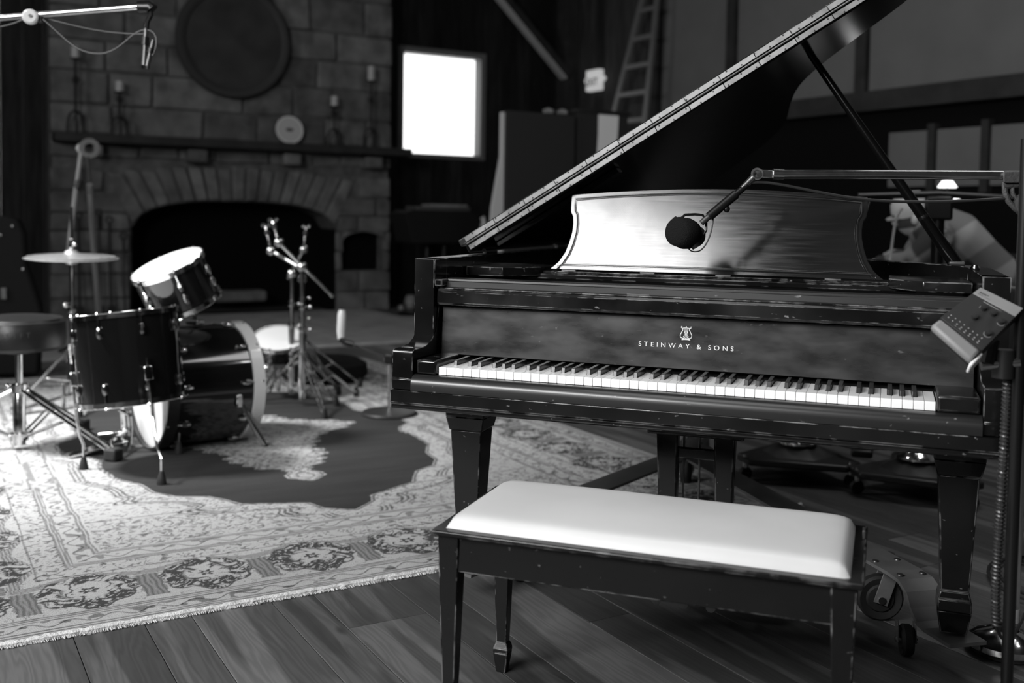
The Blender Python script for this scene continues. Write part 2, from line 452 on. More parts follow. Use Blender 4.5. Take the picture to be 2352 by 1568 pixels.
def tag(o, label=None, cat=None, group=None, kind=None):
    if label: o['label'] = label
    if cat: o['category'] = cat
    if group: o['group'] = group
    if kind: o['kind'] = kind
    return o
def thing(name, label, cat, loc=(0, 0, 0), group=None, kind=None, rz=0):
    o = bpy.data.objects.new(name, None); COL.objects.link(o)
    o.location = loc; o.empty_display_size = 0.05
    LOC[o.name] = V(loc)
    if kind: o['kind'] = kind
    return tag(o, label, cat, group)
def copy_tree(o, parent=None):
    c = o.copy(); COL.objects.link(c)
    if parent is not None:
        c.parent = parent; c.matrix_parent_inverse = o.matrix_parent_inverse.copy()
    LOC[c.name] = LOC.get(o.name, V((0, 0, 0)))
    for ch in list(o.children): copy_tree(ch, c)
    return c
def text_mesh(name, body, size, M, m, parent, extrude=0.0004, spacing=1.0, align='CENTER', bold=0.0):
    cu = bpy.data.curves.new(name, 'FONT'); cu.body = body; cu.size = size; cu.extrude = extrude
    cu.space_character = spacing; cu.align_x = align; cu.offset = bold; cu.resolution_u = 4
    t = bpy.data.objects.new('text_source', cu); COL.objects.link(t)
    dg = bpy.context.evaluated_depsgraph_get(); dg.update()
    me = bpy.data.meshes.new_from_object(t.evaluated_get(dg))
    bpy.data.objects.remove(t)
    o = bpy.data.objects.new(name, me); COL.objects.link(o)
    me.materials.clear(); me.materials.append(MATS[m])
    base = LOC[parent.name] if parent else V((0, 0, 0))
    me.transform(M4.Translation(-base) @ M)
    if parent: o.parent = parent
    LOC[o.name] = base
    return o
def arc(c, r, a0, a1, n, plane='xz'):
    out = []
    for i in range(n + 1):
        a = a0 + (a1 - a0) * i / n
        if plane == 'xz': out.append((c[0] + r * cos(a), c[1], c[2] + r * sin(a)))
        else: out.append((c[0] + r * cos(a), c[1] + r * sin(a), c[2]))
    return out
def bez(p0, p1, p2, p3, n=12):
    p0, p1, p2, p3 = map(V, (p0, p1, p2, p3)); o = []
    for i in range(n + 1):
        t = i / n; s = 1 - t
        o.append(p0 * s ** 3 + p1 * 3 * s * s * t + p2 * 3 * s * t * t + p3 * t ** 3)
    return o

# ================================================================== THE ROOM
PR = 5.9      # right wall plane (p)
QB = 9.6      # back wall plane (q)
PL = -4.5     # left wall
QF = -3.6     # front wall (behind the camera)
ZC = 4.8

# --- floor
fl = thing('floor', 'worn wide pine plank floor running diagonally under the rugs and piano', None, (0, 0, 0), kind='structure')
MB().box(PL - .1, PR + .1, QF - .1, QB + .1, -0.06, -0.021, RM).build('subfloor', 'soot_and_shade', fl, smooth=False)
edges = [-1.92, -1.78, -1.59, -1.45, -1.24, -1.06, -0.935, -0.71, -0.585, -0.35, -0.22, 0.02, 0.16, 0.38, 0.55, 0.76]
p = edges[0]; left = []
while p > PL: p -= random.uniform(.14, .23); left.append(p)
p = edges[-1]; right = []
while p < PR: p += random.uniform(.14, .23); right.append(p)
edges = left[::-1] + edges + right
plank_i = 0
for i in range(len(edges) - 1):
    a, b = edges[i] + .0010, edges[i + 1] - .0010
    q = QF - random.uniform(0, 2.0)
    while q < QB:
        q2 = q + random.uniform(3.2, 5.6)
        if QB - q2 < 1.0: q2 = QB
        qa, qb = max(q, QF), min(q2, QB)
        if qb - qa > .3 and a < PR:
            mb = MB()
            c = RW((a + b) / 2, (qa + qb) / 2, 0)
            # local x runs along the plank
            hw = (b - a) / 2; hl = (qb - qa) / 2 - .0008
            me_loc = c
            o = MB().box(-hl, hl, -hw, hw, -0.021, 0.0).build('plank', 'floor_plank_wood', None, smooth=False, bevel=0.0012, seg=1)
            o.location = c; o.rotation_euler = (0, 0, A50 + pi / 2)
            o.parent = fl; plank_i += 1
        q = q2

def rbox(name, p0, p1, q0, q1, z0, z1, m, parent=None, bevel=0.0, smooth=False):
    return MB().box(p0, p1, q0, q1, z0, z1, RM).build(name, m, parent, smooth=smooth, bevel=bevel)

# --- ceiling, left and front walls with window openings
tag(rbox('ceiling', PL - .2, PR + .2, QF - .2, QB + .2, ZC, ZC + .1, 'ceiling_wood'), kind='structure')
def wall_with_hole(name, along, const, t, a0, a1, holes, m, zt=ZC):
    """along='q': plane p=const from q=a0..a1; holes [(h0,h1,z0,z1)]"""
    r = thing(name, None, None, (0, 0, 0), kind='structure')
    def bx(s0, s1, z0, z1):
        if s1 - s0 < 1e-3 or z1 - z0 < 1e-3: return
        if along == 'q': rbox('wall_section', min(const, const + t), max(const, const + t), s0, s1, z0, z1, m, r)
        else: rbox('wall_section', s0, s1, min(const, const + t), max(const, const + t), z0, z1, m, r)
    cur = a0
    for h0, h1, z0, z1 in holes:
        bx(cur, h0, 0, zt); bx(h0, h1, 0, z0); bx(h0, h1, z1, zt); cur = h1
    bx(cur, a1, 0, zt)
    return r
wl = wall_with_hole('wall_left', 'q', PL, -.12, QF - .1, QB + .1, [(-2.58, .48, 2.12, 3.95), (3.9, 5.3, 2.2, 3.6)], 'plaster_dark')
wf = wall_with_hole('wall_front', 'p', QF, -.12, PL - .1, PR + .1, [], 'plaster_dark')
def window_frame(name, along, const, h0, h1, z0, z1, mull=0, hm=0, depth=.12, mname='window_trim_wood', wd=.05):
    r = thing(name, None, None, (0, 0, 0), kind='structure')
    def bx(nm, s0, s1, za, zb, c0, c1, m):
        if along == 'q': rbox(nm, c0, c1, s0, s1, za, zb, m, r)
        else: rbox(nm, s0, s1, c0, c1, za, zb, m, r)
    c0, c1 = min(const, const + depth), max(const, const + depth)
    bx('head_jamb', h0, h1, z1 - wd, z1, c0, c1, mname); bx('sill', h0, h1, z0, z0 + wd, c0, c1, mname)
    bx('side_jamb', h0, h0 + wd, z0 + wd, z1 - wd, c0, c1, mname); bx('side_jamb', h1 - wd, h1, z0 + wd, z1 - wd, c0, c1, mname)
    return r
window_frame('window_2', 'q', PL - .12, -2.58, .48, 2.12, 3.95)
window_frame('window_3', 'q', PL - .12, 3.9, 5.3, 2.2, 3.6)

# --- back wall: dark vertical boards with the window
wb = thing('wall_back', 'dark vertical board wall around the bright window', None, (0, 0, 0), kind='structure')
WP0, WP1, WZ0, WZ1 = 3.50, 4.70, 1.80, 3.14
p = PL
while p < PR + .1:
    p2 = min(p + random.uniform(.17, .24), PR + .1)
    if p2 <= WP0 or p >= WP1:
        segs = [(p, p2, 0, ZC)]
    else:
        segs = []
        if p < WP0: segs.append((p, WP0, 0, ZC))
        if p2 > WP1: segs.append((WP1, p2, 0, ZC))
        m0, m1 = max(p, WP0), min(p2, WP1)
        segs += [(m0, m1, 0, WZ0), (m0, m1, WZ1, ZC)]
    off = random.uniform(0, .012)
    for a, b, z0, z1 in segs:
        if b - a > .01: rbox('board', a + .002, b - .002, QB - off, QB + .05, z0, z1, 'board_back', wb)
    p = p2
w1 = thing('window_1', 'plain square window blown out to white in the dark back wall', None, (0, 0, 0), kind='structure')
for nm, a, b, z0, z1 in (('head_jamb', WP0, WP1, WZ1 - .07, WZ1), ('sill', WP0, WP1, WZ0, WZ0 + .055), ('side_jamb', WP0, WP0 + .075, WZ0 + .055, WZ1 - .07), ('side_jamb', WP1 - .075, WP1, WZ0 + .055, WZ1 - .07)):
    rbox(nm, a, b, QB - .03, QB + .14, z0, z1, 'window_trim_wood', w1, bevel=.004)
gl = bpy.data.materials.new('window_glass'); gl.use_nodes = True
g_nt = gl.node_tree; g_nt.nodes.clear()
g_o = node(g_nt, 'ShaderNodeOutputMaterial'); g_t = node(g_nt, 'ShaderNodeBsdfTransparent'); g_g = node(g_nt, 'ShaderNodeBsdfGlossy'); g_g.inputs['Roughness'].default_value = .02
g_m = node(g_nt, 'ShaderNodeMixShader'); g_m.inputs[0].default_value = .06
g_nt.links.new(g_t.outputs[0], g_m.inputs[1]); g_nt.links.new(g_g.outputs[0], g_m.inputs[2]); g_nt.links.new(g_m.outputs[0], g_o.inputs[0])
MATS['window_glass'] = gl
rbox('pane', WP0 + .07, WP1 - .07, QB + .09, QB + .094, WZ0 + .05, WZ1 - .06, 'window_glass', w1)

# --- right wall: rough boards near the corner, fabric panels framed by dark posts
wr = thing('wall_right', 'right wall of rough boards and grey fabric panels between dark posts', None, (0, 0, 0), kind='structure')
rbox('backing', PR + .06, PR + .12, QF - .1, QB + .1, 0, ZC, 'soot_and_shade', wr)  # dark recess below the beam: its shade is put into this near-black colour
q = QB
while q > 7.75:
    q2 = max(q - random.uniform(.17, .24), 7.72)
    rbox('board', PR - random.uniform(0, .012), PR + .06, q2 + .002, q - .002, 0, ZC, 'board_dark', wr)
    q = q2
rbox('corner_post', PR - .14, PR + .06, 9.36, QB, 0, ZC, 'beam_dark', wr, bevel=.008)
rbox('edge_post', PR - .05, PR + .06, 7.56, 7.72, 0, ZC, 'beam_dark', wr, bevel=.006)
posts = [7.56, 6.36, 4.62, 2.9, 1.2, -.6, -2.4, -3.6]
for i in range(len(posts) - 1):
    a, b = posts[i + 1], posts[i]
    rbox('fabric_panel', PR + .01, PR + .06, a + .06, b - .06 if i else b, 2.28, ZC, 'fabric_panel', wr, bevel=.008)
    rbox('post', PR - .05, PR + .06, a - .06, a + .06, 2.28, ZC, 'beam_dark', wr, bevel=.006)
rbox('beam', PR - .08, PR + .06, QF, 7.56, 2.10, 2.28, 'beam_dark', wr, bevel=.008)
lp = [4.36, 3.86, 3.35, 2.80, 2.2, 1.6, 1.0]
for i in range(len(lp) - 1):
    rbox('lower_panel', PR + .02, PR + .06, lp[i + 1] + .035, lp[i] - .035, 1.42, 1.90, 'fabric_panel', wr, bevel=.005)
    rbox('lower_post', PR - .02, PR + .06, lp[i + 1] - .035, lp[i + 1] + .035, 1.36, 1.95, 'beam_dark', wr, bevel=.004)
rbox('baseboard_right', PR - .03, PR + .06, QF, 7.56, 0, .2, 'beam_dark', wr)

# diagonal brace running up from the corner post
br = MB()
a0 = RW(5.79, 9.38, 2.94); a1 = RW(4.62, 9.38, 4.02)
d = (a1 - a0).normalized(); side = RW(0, 1, 0).normalized(); up = d.cross(side).normalized()
def beam_between(mb, p0, p1, w_, h_, sidev):
    p0, p1 = V(p0), V(p1); d = (p1 - p0).normalized(); s_ = V(sidev).normalized(); u_ = d.cross(s_).normalized()
    def q(p): return [p - s_ * w_ / 2 - u_ * h_ / 2, p + s_ * w_ / 2 - u_ * h_ / 2, p + s_ * w_ / 2 + u_ * h_ / 2, p - s_ * w_ / 2 + u_ * h_ / 2]
    return mb.hexa(q(p0), q(p1))
t1 = thing('trim_1', 'diagonal timber brace below the roof by the corner post', None, (0, 0, 0), kind='structure')
beam_between(MB(), a0, a1, .12, .10, side).build('brace', 'beam_dark', t1, smooth=False)
beam_between(MB(), a0 + up * .065, a1 + up * .065, .12, .03, side).build('brace_face', 'brace_wood', t1, smooth=False)

# ================================================================== FIREPLACE
QF9 = 9.05
fp = thing('fireplace', 'large rough stone fireplace with a wide sooty arch on the back wall', 'fireplace', RW(1.4, QF9, 0))
OC, OW, OS, OT = 1.44, 1.09, 0.93, 1.22       # opening centre, half width, spring, top
def arch_z(p_):
    u = min(abs(p_ - OC) / OW, 1.0)
    return OS + (OT - OS) * (1 - u ** 5) ** 0.55 * (1 - 0.22 * u * u)
FPL, FPR = -.42, 3.20
NP0, NP1, NZ0, NZ1 = 2.615, 3.105, .46, .90
# mortar core as blocks that leave the opening and the niche free
core = MB()
def cbox(a, b, z0, z1, q0=QF9 + .05): core.box(a, b, q0, QB, z0, z1, RM)
cbox(FPL + .03, OC - OW, 0, OS); cbox(FPL + .03, FPR - .03, OT + .02, ZC)
cbox(OC + OW, NP0, 0, OS); cbox(NP0, NP1, 0, NZ0); cbox(NP1, FPR - .03, 0, OS); cbox(NP0, NP1, NZ1, OS)
cbox(FPL + .03, OC - OW, OS, OT + .02); cbox(OC + OW, FPR - .03, OS, OT + .02)
NA = 24
for i in range(NA):
    a = OC - OW + 2 * OW * i / NA; b = OC - OW + 2 * OW * (i + 1) / NA
    za, zb = arch_z(a + 1e-4), arch_z(b - 1e-4)
    core.hexa([RM @ V((a, QF9 + .05, za)), RM @ V((b, QF9 + .05, zb)), RM @ V((b, QB, zb)), RM @ V((a, QB, za))],
              [RM @ V((a, QF9 + .05, OT + .03)), RM @ V((b, QF9 + .05, OT + .03)), RM @ V((b, QB, OT + .03)), RM @ V((a, QB, OT + .03))])
core.build('mortar_core', 'mortar', fp, smooth=False)
fb = MB(); fb.box(OC - OW - .02, OC + OW + .02, QB - .03, QB - .01, 0, OT + .1, RM)
fb.box(NP0, NP1, QF9 + .2, QF9 + .22, NZ0, NZ1, RM)
fb.box(OC - OW - .015, OC - OW + .003, QF9 + .05, QB, 0, OS, RM); fb.box(OC + OW - .003, OC + OW + .015, QF9 + .05, QB, 0, OS, RM)
fb.build('firebox_lining', 'soot_and_shade', fp, smooth=False)
# stones
def stone(poly, q0=None, jitter=.014):
    """poly: 4 (p,z) corners ccw seen from the room"""
    q0 = QF9 + random.uniform(.0, .034) if q0 is None else q0
    c = (sum(a for a, b in poly) / 4, sum(b for a, b in poly) / 4)
    pf = [(a + (c[0] - a) * .035 + random.uniform(-jitter, jitter), b + (c[1] - b) * .05 + random.uniform(-jitter, jitter)) for a, b in poly]
    back = [RM @ V((a, QF9 + .055, b)) for a, b in poly]
    front = [RM @ V((a, q0 + random.uniform(-.006, .006), b)) for a, b in pf]
    mb = MB(); mb.hexa(back[::-1], front[::-1])
    cc = RM @ V((c[0], QF9, c[1]))
    o = mb.build('stone', 'stone_a', fp, smooth=True, bevel=.014, seg=2, ang=50)
    return o
def course(p0, p1, z0, z1, wmin=.2, wmax=.62):
    if z1 - z0 > .17 and random.random() < .0: return
    p_ = p0
    while p_ < p1 - .02:
        w_ = random.uniform(wmin, wmax)
        p2 = p_ + w_
        if p1 - p2 < wmin * .8: p2 = p1
        g = .005
        stone([(p_ + g, z0 + g), (p2 - g, z0 + g), (p2 - g, z1 - g), (p_ + g, z1 - g)])
        p_ = p2
zs = [0, .22, .46, .68, .90, 1.08, 1.28]
for i in range(len(zs) - 1):
    a, b = zs[i], zs[i + 1]
    course(FPL, OC - OW - .02, a, b, .25, .5)
    if a >= NZ0 - .01 and b <= NZ1 + .01:
        course(OC + OW + .0, NP0, a, b, .04, .1) if NP0 - OC - OW > .05 else None
        course(NP1, FPR, a, b, .05, .2)
    else:
        course(OC + OW + .02, FPR, a, b, .2, .5)
# voussoirs fanned over the arch
NV = 17
for i in range(NV):
    a = OC - OW + 2 * OW * i / NV + .006; b = OC - OW + 2 * OW * (i + 1) / NV - .006
    fan = lambda x: OC + (x - OC) * 1.22
    zt = 1.60 + random.uniform(-.02, .02) - .10 * abs((a + b) / 2 - OC) / OW
    stone([(a, arch_z(a) + .004), (b, arch_z(b) + .004), (fan(b) - .004, zt), (fan(a) + .004, zt)], jitter=.004)
# filling at both sides of the fan
course(FPL, OC - OW * 1.22 - .04, 1.29, 1.52, .2, .42); course(OC + OW * 1.22 + .04, FPR, 1.29, 1.52, .2, .42)
course(FPL, FPR, 1.63, 1.76, .3, .6)
zz = 1.86
while zz < ZC - .05:
    z2 = min(zz + random.uniform(.24, .42), ZC)
    course(FPL, FPR, zz, z2, .34, 1.0); zz = z2
course(FPL, FPR, 1.745, 1.86, .4, .7)
nc = (NP0 + NP1) / 2; nh = (NP1 - NP0) / 2
for s_ in (-1, 1):
    pp_ = [(nc + s_ * nh * cos(t_), NZ1 - .10 + .10 * sin(t_)) for t_ in [pi / 2 * k / 8 for k in range(9)]] + [(nc + s_ * nh, NZ1 + .005)]
    MB().prism([(a, b) for a, b in pp_], 0, .05, M4.Translation(RW(0, QF9 + .055, 0)) @ RM @ M4.Rotation(pi / 2, 4, 'X')).build('stone', 'stone_a', fp, smooth=False)
# corbel stones under the shelf
for a, b, z0, z1 in ((-.04, .05, 1.63, 1.745), (.87, 1.07, 1.61, 1.745), (1.88, 2.07, 1.62, 1.745), (2.82, 3.02, 1.62, 1.745)):
    MB().box(a, b, QF9 - .17, QF9 + .04, z0, z1, RM).build('corbel', 'stone_a', fp, bevel=.02)
# andiron ash lip and a log in the firebox
MB().box(OC - OW + .2, OC + OW - .3, 9.25, 9.45, .02, .06, RM).build('ash_ledge', 'iron_black', fp, smooth=False)
MB().box(1.2, 1.75, 9.05, 9.3, .14, .26, RM).build('fire_log', 'stone_a', fp, bevel=.03)
ms = MB().box(-.40, 3.34, QF9 - .26, QF9 + .03, 1.765, 1.852, RM).build('mantel_shelf', 'beam_dark', fp, bevel=.01)
hs = thing('hearth', 'flagstone hearth in front of the fireplace, window light painted into its pale colour', 'hearth', RW(1.4, 7.5, 0))
for i in range(5):
    p0 = -3.6 + i * 1.3
    for j in range(3):
        q0 = 6.15 + j * .96
        MB().box(p0 + (.3 * (j % 2)) + .006, p0 + (.3 * (j % 2)) + 1.294, q0 + .006, q0 + .955, 0.0, .022 + random.uniform(0, .003), RM).build('flagstone', 'hearth_lit_stone', hs, smooth=False, bevel=.006)

# round wooden disc on the chimney breast
gd = thing('round_wall_disc', 'large dark round wooden disc hanging on the stone chimney breast', 'wall decoration', RW(1.357, QF9 - .05, 2.90))
Mg = frame(RW(1.357, QF9 - .05, 2.90), -RW(0, 1, 0))
MB().lathe([(0, 0), (.52, 0), (.52, .03), (0, .03)], 48, Mg).build('disc_face', 'gong_wood', gd)
MB().lathe([(.505, -.01), (.60, -.01), (.60, .035), (.585, .055), (.52, .055), (.505, .045)], 64, Mg, closed=True).build('disc_rim', 'gong_rim', gd)

# candles on forged stands on the mantel
def candle_stand(pp, zbot, ztop, zc, label, r=.042, splay=.085):
    t = thing('candle_holder', label, 'candle holder', RW(pp, QF9 - .13, 1.852), group='iron candle holders on the mantel')
    b = RW(pp, QF9 - .13, 0)
    def P(dx, dq, z): return RW(pp + dx, QF9 - .13 + dq, z)
    z0 = 1.853; zk = z0 + .12 + (zc - z0) * .12
    for k in range(3):
        a = k * 2 * pi / 3 + .5
        MB().tube(bez(P(0, 0, zk), P(.9 * splay * cos(a), .6 * splay * sin(a), zk + .02), P(splay * cos(a), splay * .8 * sin(a), z0 + .09), P(splay * 1.0 * cos(a), splay * .8 * sin(a), z0 + .006), 8), .013, 6).build('foot', 'iron_black', t)
    m_ = (zk + zc) / 2 + .05
    MB().tube([P(0, 0, zk - .01), P(0, 0, m_ - .05), P(0, 0, m_ - .03), P(0, 0, m_), P(0, 0, m_ + .03), P(0, 0, m_ + .05), P(0, 0, zc - .01)], [.014, .014, .020, .034, .020, .014, .014], 8).build('stem', 'iron_black', t)
    MB().lathe([(.0, 0), (.052, .003), (.056, .014), (0, .012)], 16, M4.Translation(P(0, 0, zc - .012))).build('drip_pan', 'iron_black', t)
    c = MB().lathe([(0, 0), (r, 0), (r, ztop - zc), (r * .9, ztop - zc), (0, ztop - zc - .004)], 16, M4.Translation(P(0, 0, zc))).build('candle', 'wax', None, loc=P(0, 0, zc))
    return t, c
for a in ((-.20, 1.86, 2.69, 2.575, 'tallest iron candle holder at the far left of the mantel', 'pale pillar candle on the tallest holder at the left of the mantel'),
          (.205, 1.86, 2.385, 2.28, 'shorter three footed iron candle holder second from the left on the mantel', 'short pale candle second from the left above the mantel'),
          (2.45, 1.86, 2.392, 2.285, 'shorter iron candle holder right of the white drum head on the mantel', 'short pale candle right of the white drum head'),
          (2.88, 1.86, 2.755, 2.595, 'tall iron candle holder at the right end of the mantel', 'tall pale candle at the right end of the mantel')):
    t, c = candle_stand(a[0], a[1], a[2], a[3], a[4])
    tag(c, a[5], 'candle', 'pillar candles above the mantel')
# small white drum head leaning on the mantel
pm = thing('drum_skin', 'round white drum skin with a smudged mark leaning on the mantel', 'drum skin', RW(1.95, QF9 - .12, 1.853))
Mp = frame(RW(1.95, QF9 - .10, 2.0), (-RW(0, 1, 0) + V((0, 0, .15))))
MB().lathe([(0, 0), (.135, 0), (.135, .01), (0, .01)], 32, Mp).build('skin', 'plate_white', pm)
MB().lathe([(.133, -.004), (.150, -.004), (.150, .014), (.133, .014)], 40, Mp, closed=True).build('rim', 'hoop_pale', pm)
MB().lathe([(0, .0105), (.045, .0105), (.045, .0112), (0, .0112)], 20, Mp @ M4.Scale(.45, 4, (1, 0, 0))).build('mark', 'rack_grey', pm)

# fire tools left of the opening
for i, (pp, h, lab) in enumerate(((-.17, 1.02, 'leftmost dark fire iron leaning on the stone beside the fireplace'), (.02, 1.05, 'second dark fire iron from the left by the fireplace'), (.12, .98, 'third dark fire iron from the left by the fireplace'), (.25, .82, 'short fire poker with a ring handle nearest the fireplace opening'))):
    t = thing('fire_iron', lab, 'fire iron', RW(pp, QF9 - .15, 0), group='fire irons left of the fireplace')
    MB().tube([RW(pp, QF9 - .18, .025), RW(pp, QF9 - .10, h * .5), RW(pp, QF9 - .045, h)], .010 if i % 2 else .014, 8).build('shaft', 'iron_black', t)
    if i < 3: MB().box(pp - .035, pp + .035, QF9 - .19, QF9 - .165, .022, .16, RM).build('blade', 'iron_black', t, bevel=.006)
    ring = [RW(pp + .03 * cos(a), QF9 - .045, h + .03 + .03 * sin(a)) for a in [2 * pi * k / 14 for k in range(14)]]
    MB().tube(ring, .007, 6, closed=True).build('ring_handle', 'iron_black', t)

# ================================================================== BACK ROOM THINGS
# ladder leaning on the right wall
ld = thing('ladder', 'metal step ladder leaning on the board wall beneath the roof', 'ladder', RW(5.3, 8.0, 0))
def LR(s, t):   # s 0..1 along width, t height
    qa = 8.60 - .293 * t; qb = 7.38 - .03 * t
    return RW(5.33 + .075 * t, qa + (qb - qa) * s, t)
for s_ in (0, 1):
    beam_between(MB(), LR(s_, .0), LR(s_, 4.4), .03, .07, RW(1, 0, 0)).build('rail', 'ladder_metal', ld, smooth=False)
for k in range(13):
    z = .35 + k * .31
    beam_between(MB(), LR(0, z), LR(1, z), .05, .035, V((0, 0, 1))).build('rung', 'ladder_metal', ld, smooth=False)
# exit sign with emergency lamps
ex = thing('exit_sign', 'small glowing exit sign with side lamps high on the board wall', 'exit sign', RW(PR - .06, 8.81, 2.82))
MB().box(PR - .10, PR - .015, 8.68, 8.96, 2.69, 2.95, RM).build('housing', 'exit_face', ex, bevel=.01)
Mx = frame(RW(PR - .1015, 8.82, 2.765), -RW(1, 0, 0), V((0, 0, 1)))
# text x axis must run right as seen from the room: towards -q
Mt = M4.Identity(4)
ex_x = -RW(0, 1, 0); ex_y = V((0, 0, 1)); ex_z = -RW(1, 0, 0)
for i in range(3):
    Mt[i][0], Mt[i][1], Mt[i][2], Mt[i][3] = ex_x[i], ex_y[i], ex_z[i], RW(PR - .1012, 8.82, 2.755)[i]
text_mesh('lettering', 'EXIT', .125, Mt, 'exit_letters', ex, bold=.003)
for q_ in (9.0, 8.64):
    MB().sphere(RW(PR - .05, q_, 2.83), .036).build('emergency_lamp', 'exit_face', ex)
# gobos: two tall acoustic partitions, the pale edge of the first catches light
gb = thing('gobo', 'tall dark cloth sound partition with a pale edge right of the window', 'partition', RW(4.0, 7.0, 0))
MB().box(3.54, 4.36, 7.0, 7.10, .06, 2.16, RM).build('cloth_panel', 'gobo_cloth', gb, bevel=.01)
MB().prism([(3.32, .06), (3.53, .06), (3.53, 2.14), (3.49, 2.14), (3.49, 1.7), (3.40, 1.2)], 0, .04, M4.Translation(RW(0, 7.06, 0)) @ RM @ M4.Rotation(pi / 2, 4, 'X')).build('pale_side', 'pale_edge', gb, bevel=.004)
MB().box(3.6, 4.3, 6.85, 7.25, 0, .06, RM).build('foot', 'black_metal', gb)
gb2 = thing('gobo', 'dark cloth sound partition behind the raised piano lid, right of the pale edged one', 'partition', RW(4.8, 7.1, 0))
MB().box(4.42, 5.06, 7.04, 7.14, .06, 2.20, RM).build('cloth_panel', 'gobo_cloth', gb2, bevel=.01)
MB().box(4.45, 5.0, 6.9, 7.28, 0, .06, RM).build('foot', 'black_metal', gb2)
MB().box(4.40, 5.08, 7.02, 7.16, 2.20, 2.235, RM).build('top_rail', 'beam_dark', gb2, bevel=.005)
ppr = thing('paper_sheet', 'white sheet of paper hanging on the partition behind the lid', 'paper', RW(4.80, 7.03, 1.9))
MB().prism([(4.67, 2.19), (4.93, 2.19), (4.92, 1.98), (4.88, 1.60), (4.70, 1.60), (4.66, 1.80), (4.67, 2.0)], 0, .003, M4.Translation(RW(0, 7.036, 0)) @ RM @ M4.Rotation(pi / 2, 4, 'X')).build('sheet', 'paper', ppr, smooth=False)
for k in range(2):
    c_ = RW(4.05 + k * .17, 7.05, 2.16)
    t = MB().tube([c_ + V((-.05, 0, .02)), c_ + V((.0, .01, .035)), c_ + V((.06, 0, .02))], [.022, .03, .02], 8).build('rolled_cloth', 'pot_clay', None, loc=c_)
    tag(t, 'small pale roll lying on top of the dark partition, %s of two' % ('left' if k == 0 else 'right'), 'cloth roll', 'rolls on the partition')

# dark keyboard case on a stand with papers on top
kc = thing('equipment_case', 'black equipment case on dark legs below the window', 'case', RW(3.45, 8.2, 0))
MB().prism([(2.97, 1.12), (3.06, 1.16), (3.78, 1.15), (3.90, 1.06), (3.80, .80), (3.06, .80)], 0, .45, M4.Translation(RW(0, 8.6, 0)) @ RM @ M4.Rotation(pi / 2, 4, 'X')).build('body', 'black_cloth', kc, bevel=.01)
for pp in (3.35, 3.56):
    MB().cyl(RW(pp, 8.4, 0), RW(pp, 8.4, .8), .028).build('leg', 'black_metal', kc)
MB().box(3.1, 3.8, 8.2, 8.6, 0, .04, RM).build('foot', 'black_metal', kc)
pb = MB().box(3.15, 3.80, 8.25, 8.55, 1.155, 1.20, RM).build('paper_stack', 'rack_grey', None, bevel=.004, loc=RW(3.5, 8.4, 1.155))
tag(pb, 'flat dark folder stack lying on the black equipment case', 'folders')
pb = MB().box(3.32, 3.78, 8.28, 8.5, 1.20, 1.225, RM).build('paper_pad', 'pot_clay', None, bevel=.003, loc=RW(3.5, 8.4, 1.2))
tag(pb, 'pale paper pad lying on the folder stack under the window', 'paper pad')
ct = MB().tube([RW(3.86, 8.22, 1.02), RW(3.93, 8.2, 1.05), RW(3.95, 8.2, .98), RW(3.97, 8.19, .86)], [.03, .055, .05, .015], 10).build('pale_cloth', 'pale_edge', None, loc=RW(3.92, 8.2, 1.0))
tag(ct, 'pale cloth draped over the right corner of the black case', 'cloth')
for (x_, y_), r, h, nm, lab in (((-4.66, 8.35), .075, .15, 'clay_pot', 'round clay pot on the hearth right of the fireplace'), ((-4.62, 8.02), .035, .06, 'clay_cup', 'small pale cup on the hearth beside the round pot')):
    o = MB().lathe([(0, 0), (r * .6, 0), (r, h * .45), (r * .75, h * .9), (r * .6, h), (r * .5, h), (0, h * .9)], 20, M4.Translation((x_, y_, .024))).build(nm, 'pot_clay', None, loc=(x_, y_, .024))
    tag(o, lab, 'pot')

# ================================================================== RUG
def vnoise(x, y, seed=0):
    xi = np.floor(x).astype(np.int64); yi = np.floor(y).astype(np.int64)
    fx = x - xi; fy = y - yi; fx = fx * fx * (3 - 2 * fx); fy = fy * fy * (3 - 2 * fy)
    def h(a, b):
        n = (a * 374761393 + b * 668265263 + seed * 1442695041) & 0xffffffff
        n = ((n ^ (n >> 13)) * 1274126177) & 0xffffffff
        return ((n ^ (n >> 16)) & 0xffff) / 65535.0
    return (h(xi, yi) * (1 - fx) + h(xi + 1, yi) * fx) * (1 - fy) + (h(xi, yi + 1) * (1 - fx) + h(xi + 1, yi + 1) * fx) * fy
P0, Q0, HP, HQ = -.16, 3.16, 1.57, 2.255
def sstep(x, a, b):
    t = np.clip((x - a) / (b - a), 0, 1); return t * t * (3 - 2 * t)
def line(d, c, hw): return 1 - sstep(np.abs(d - c), hw * .6, hw * 1.3)
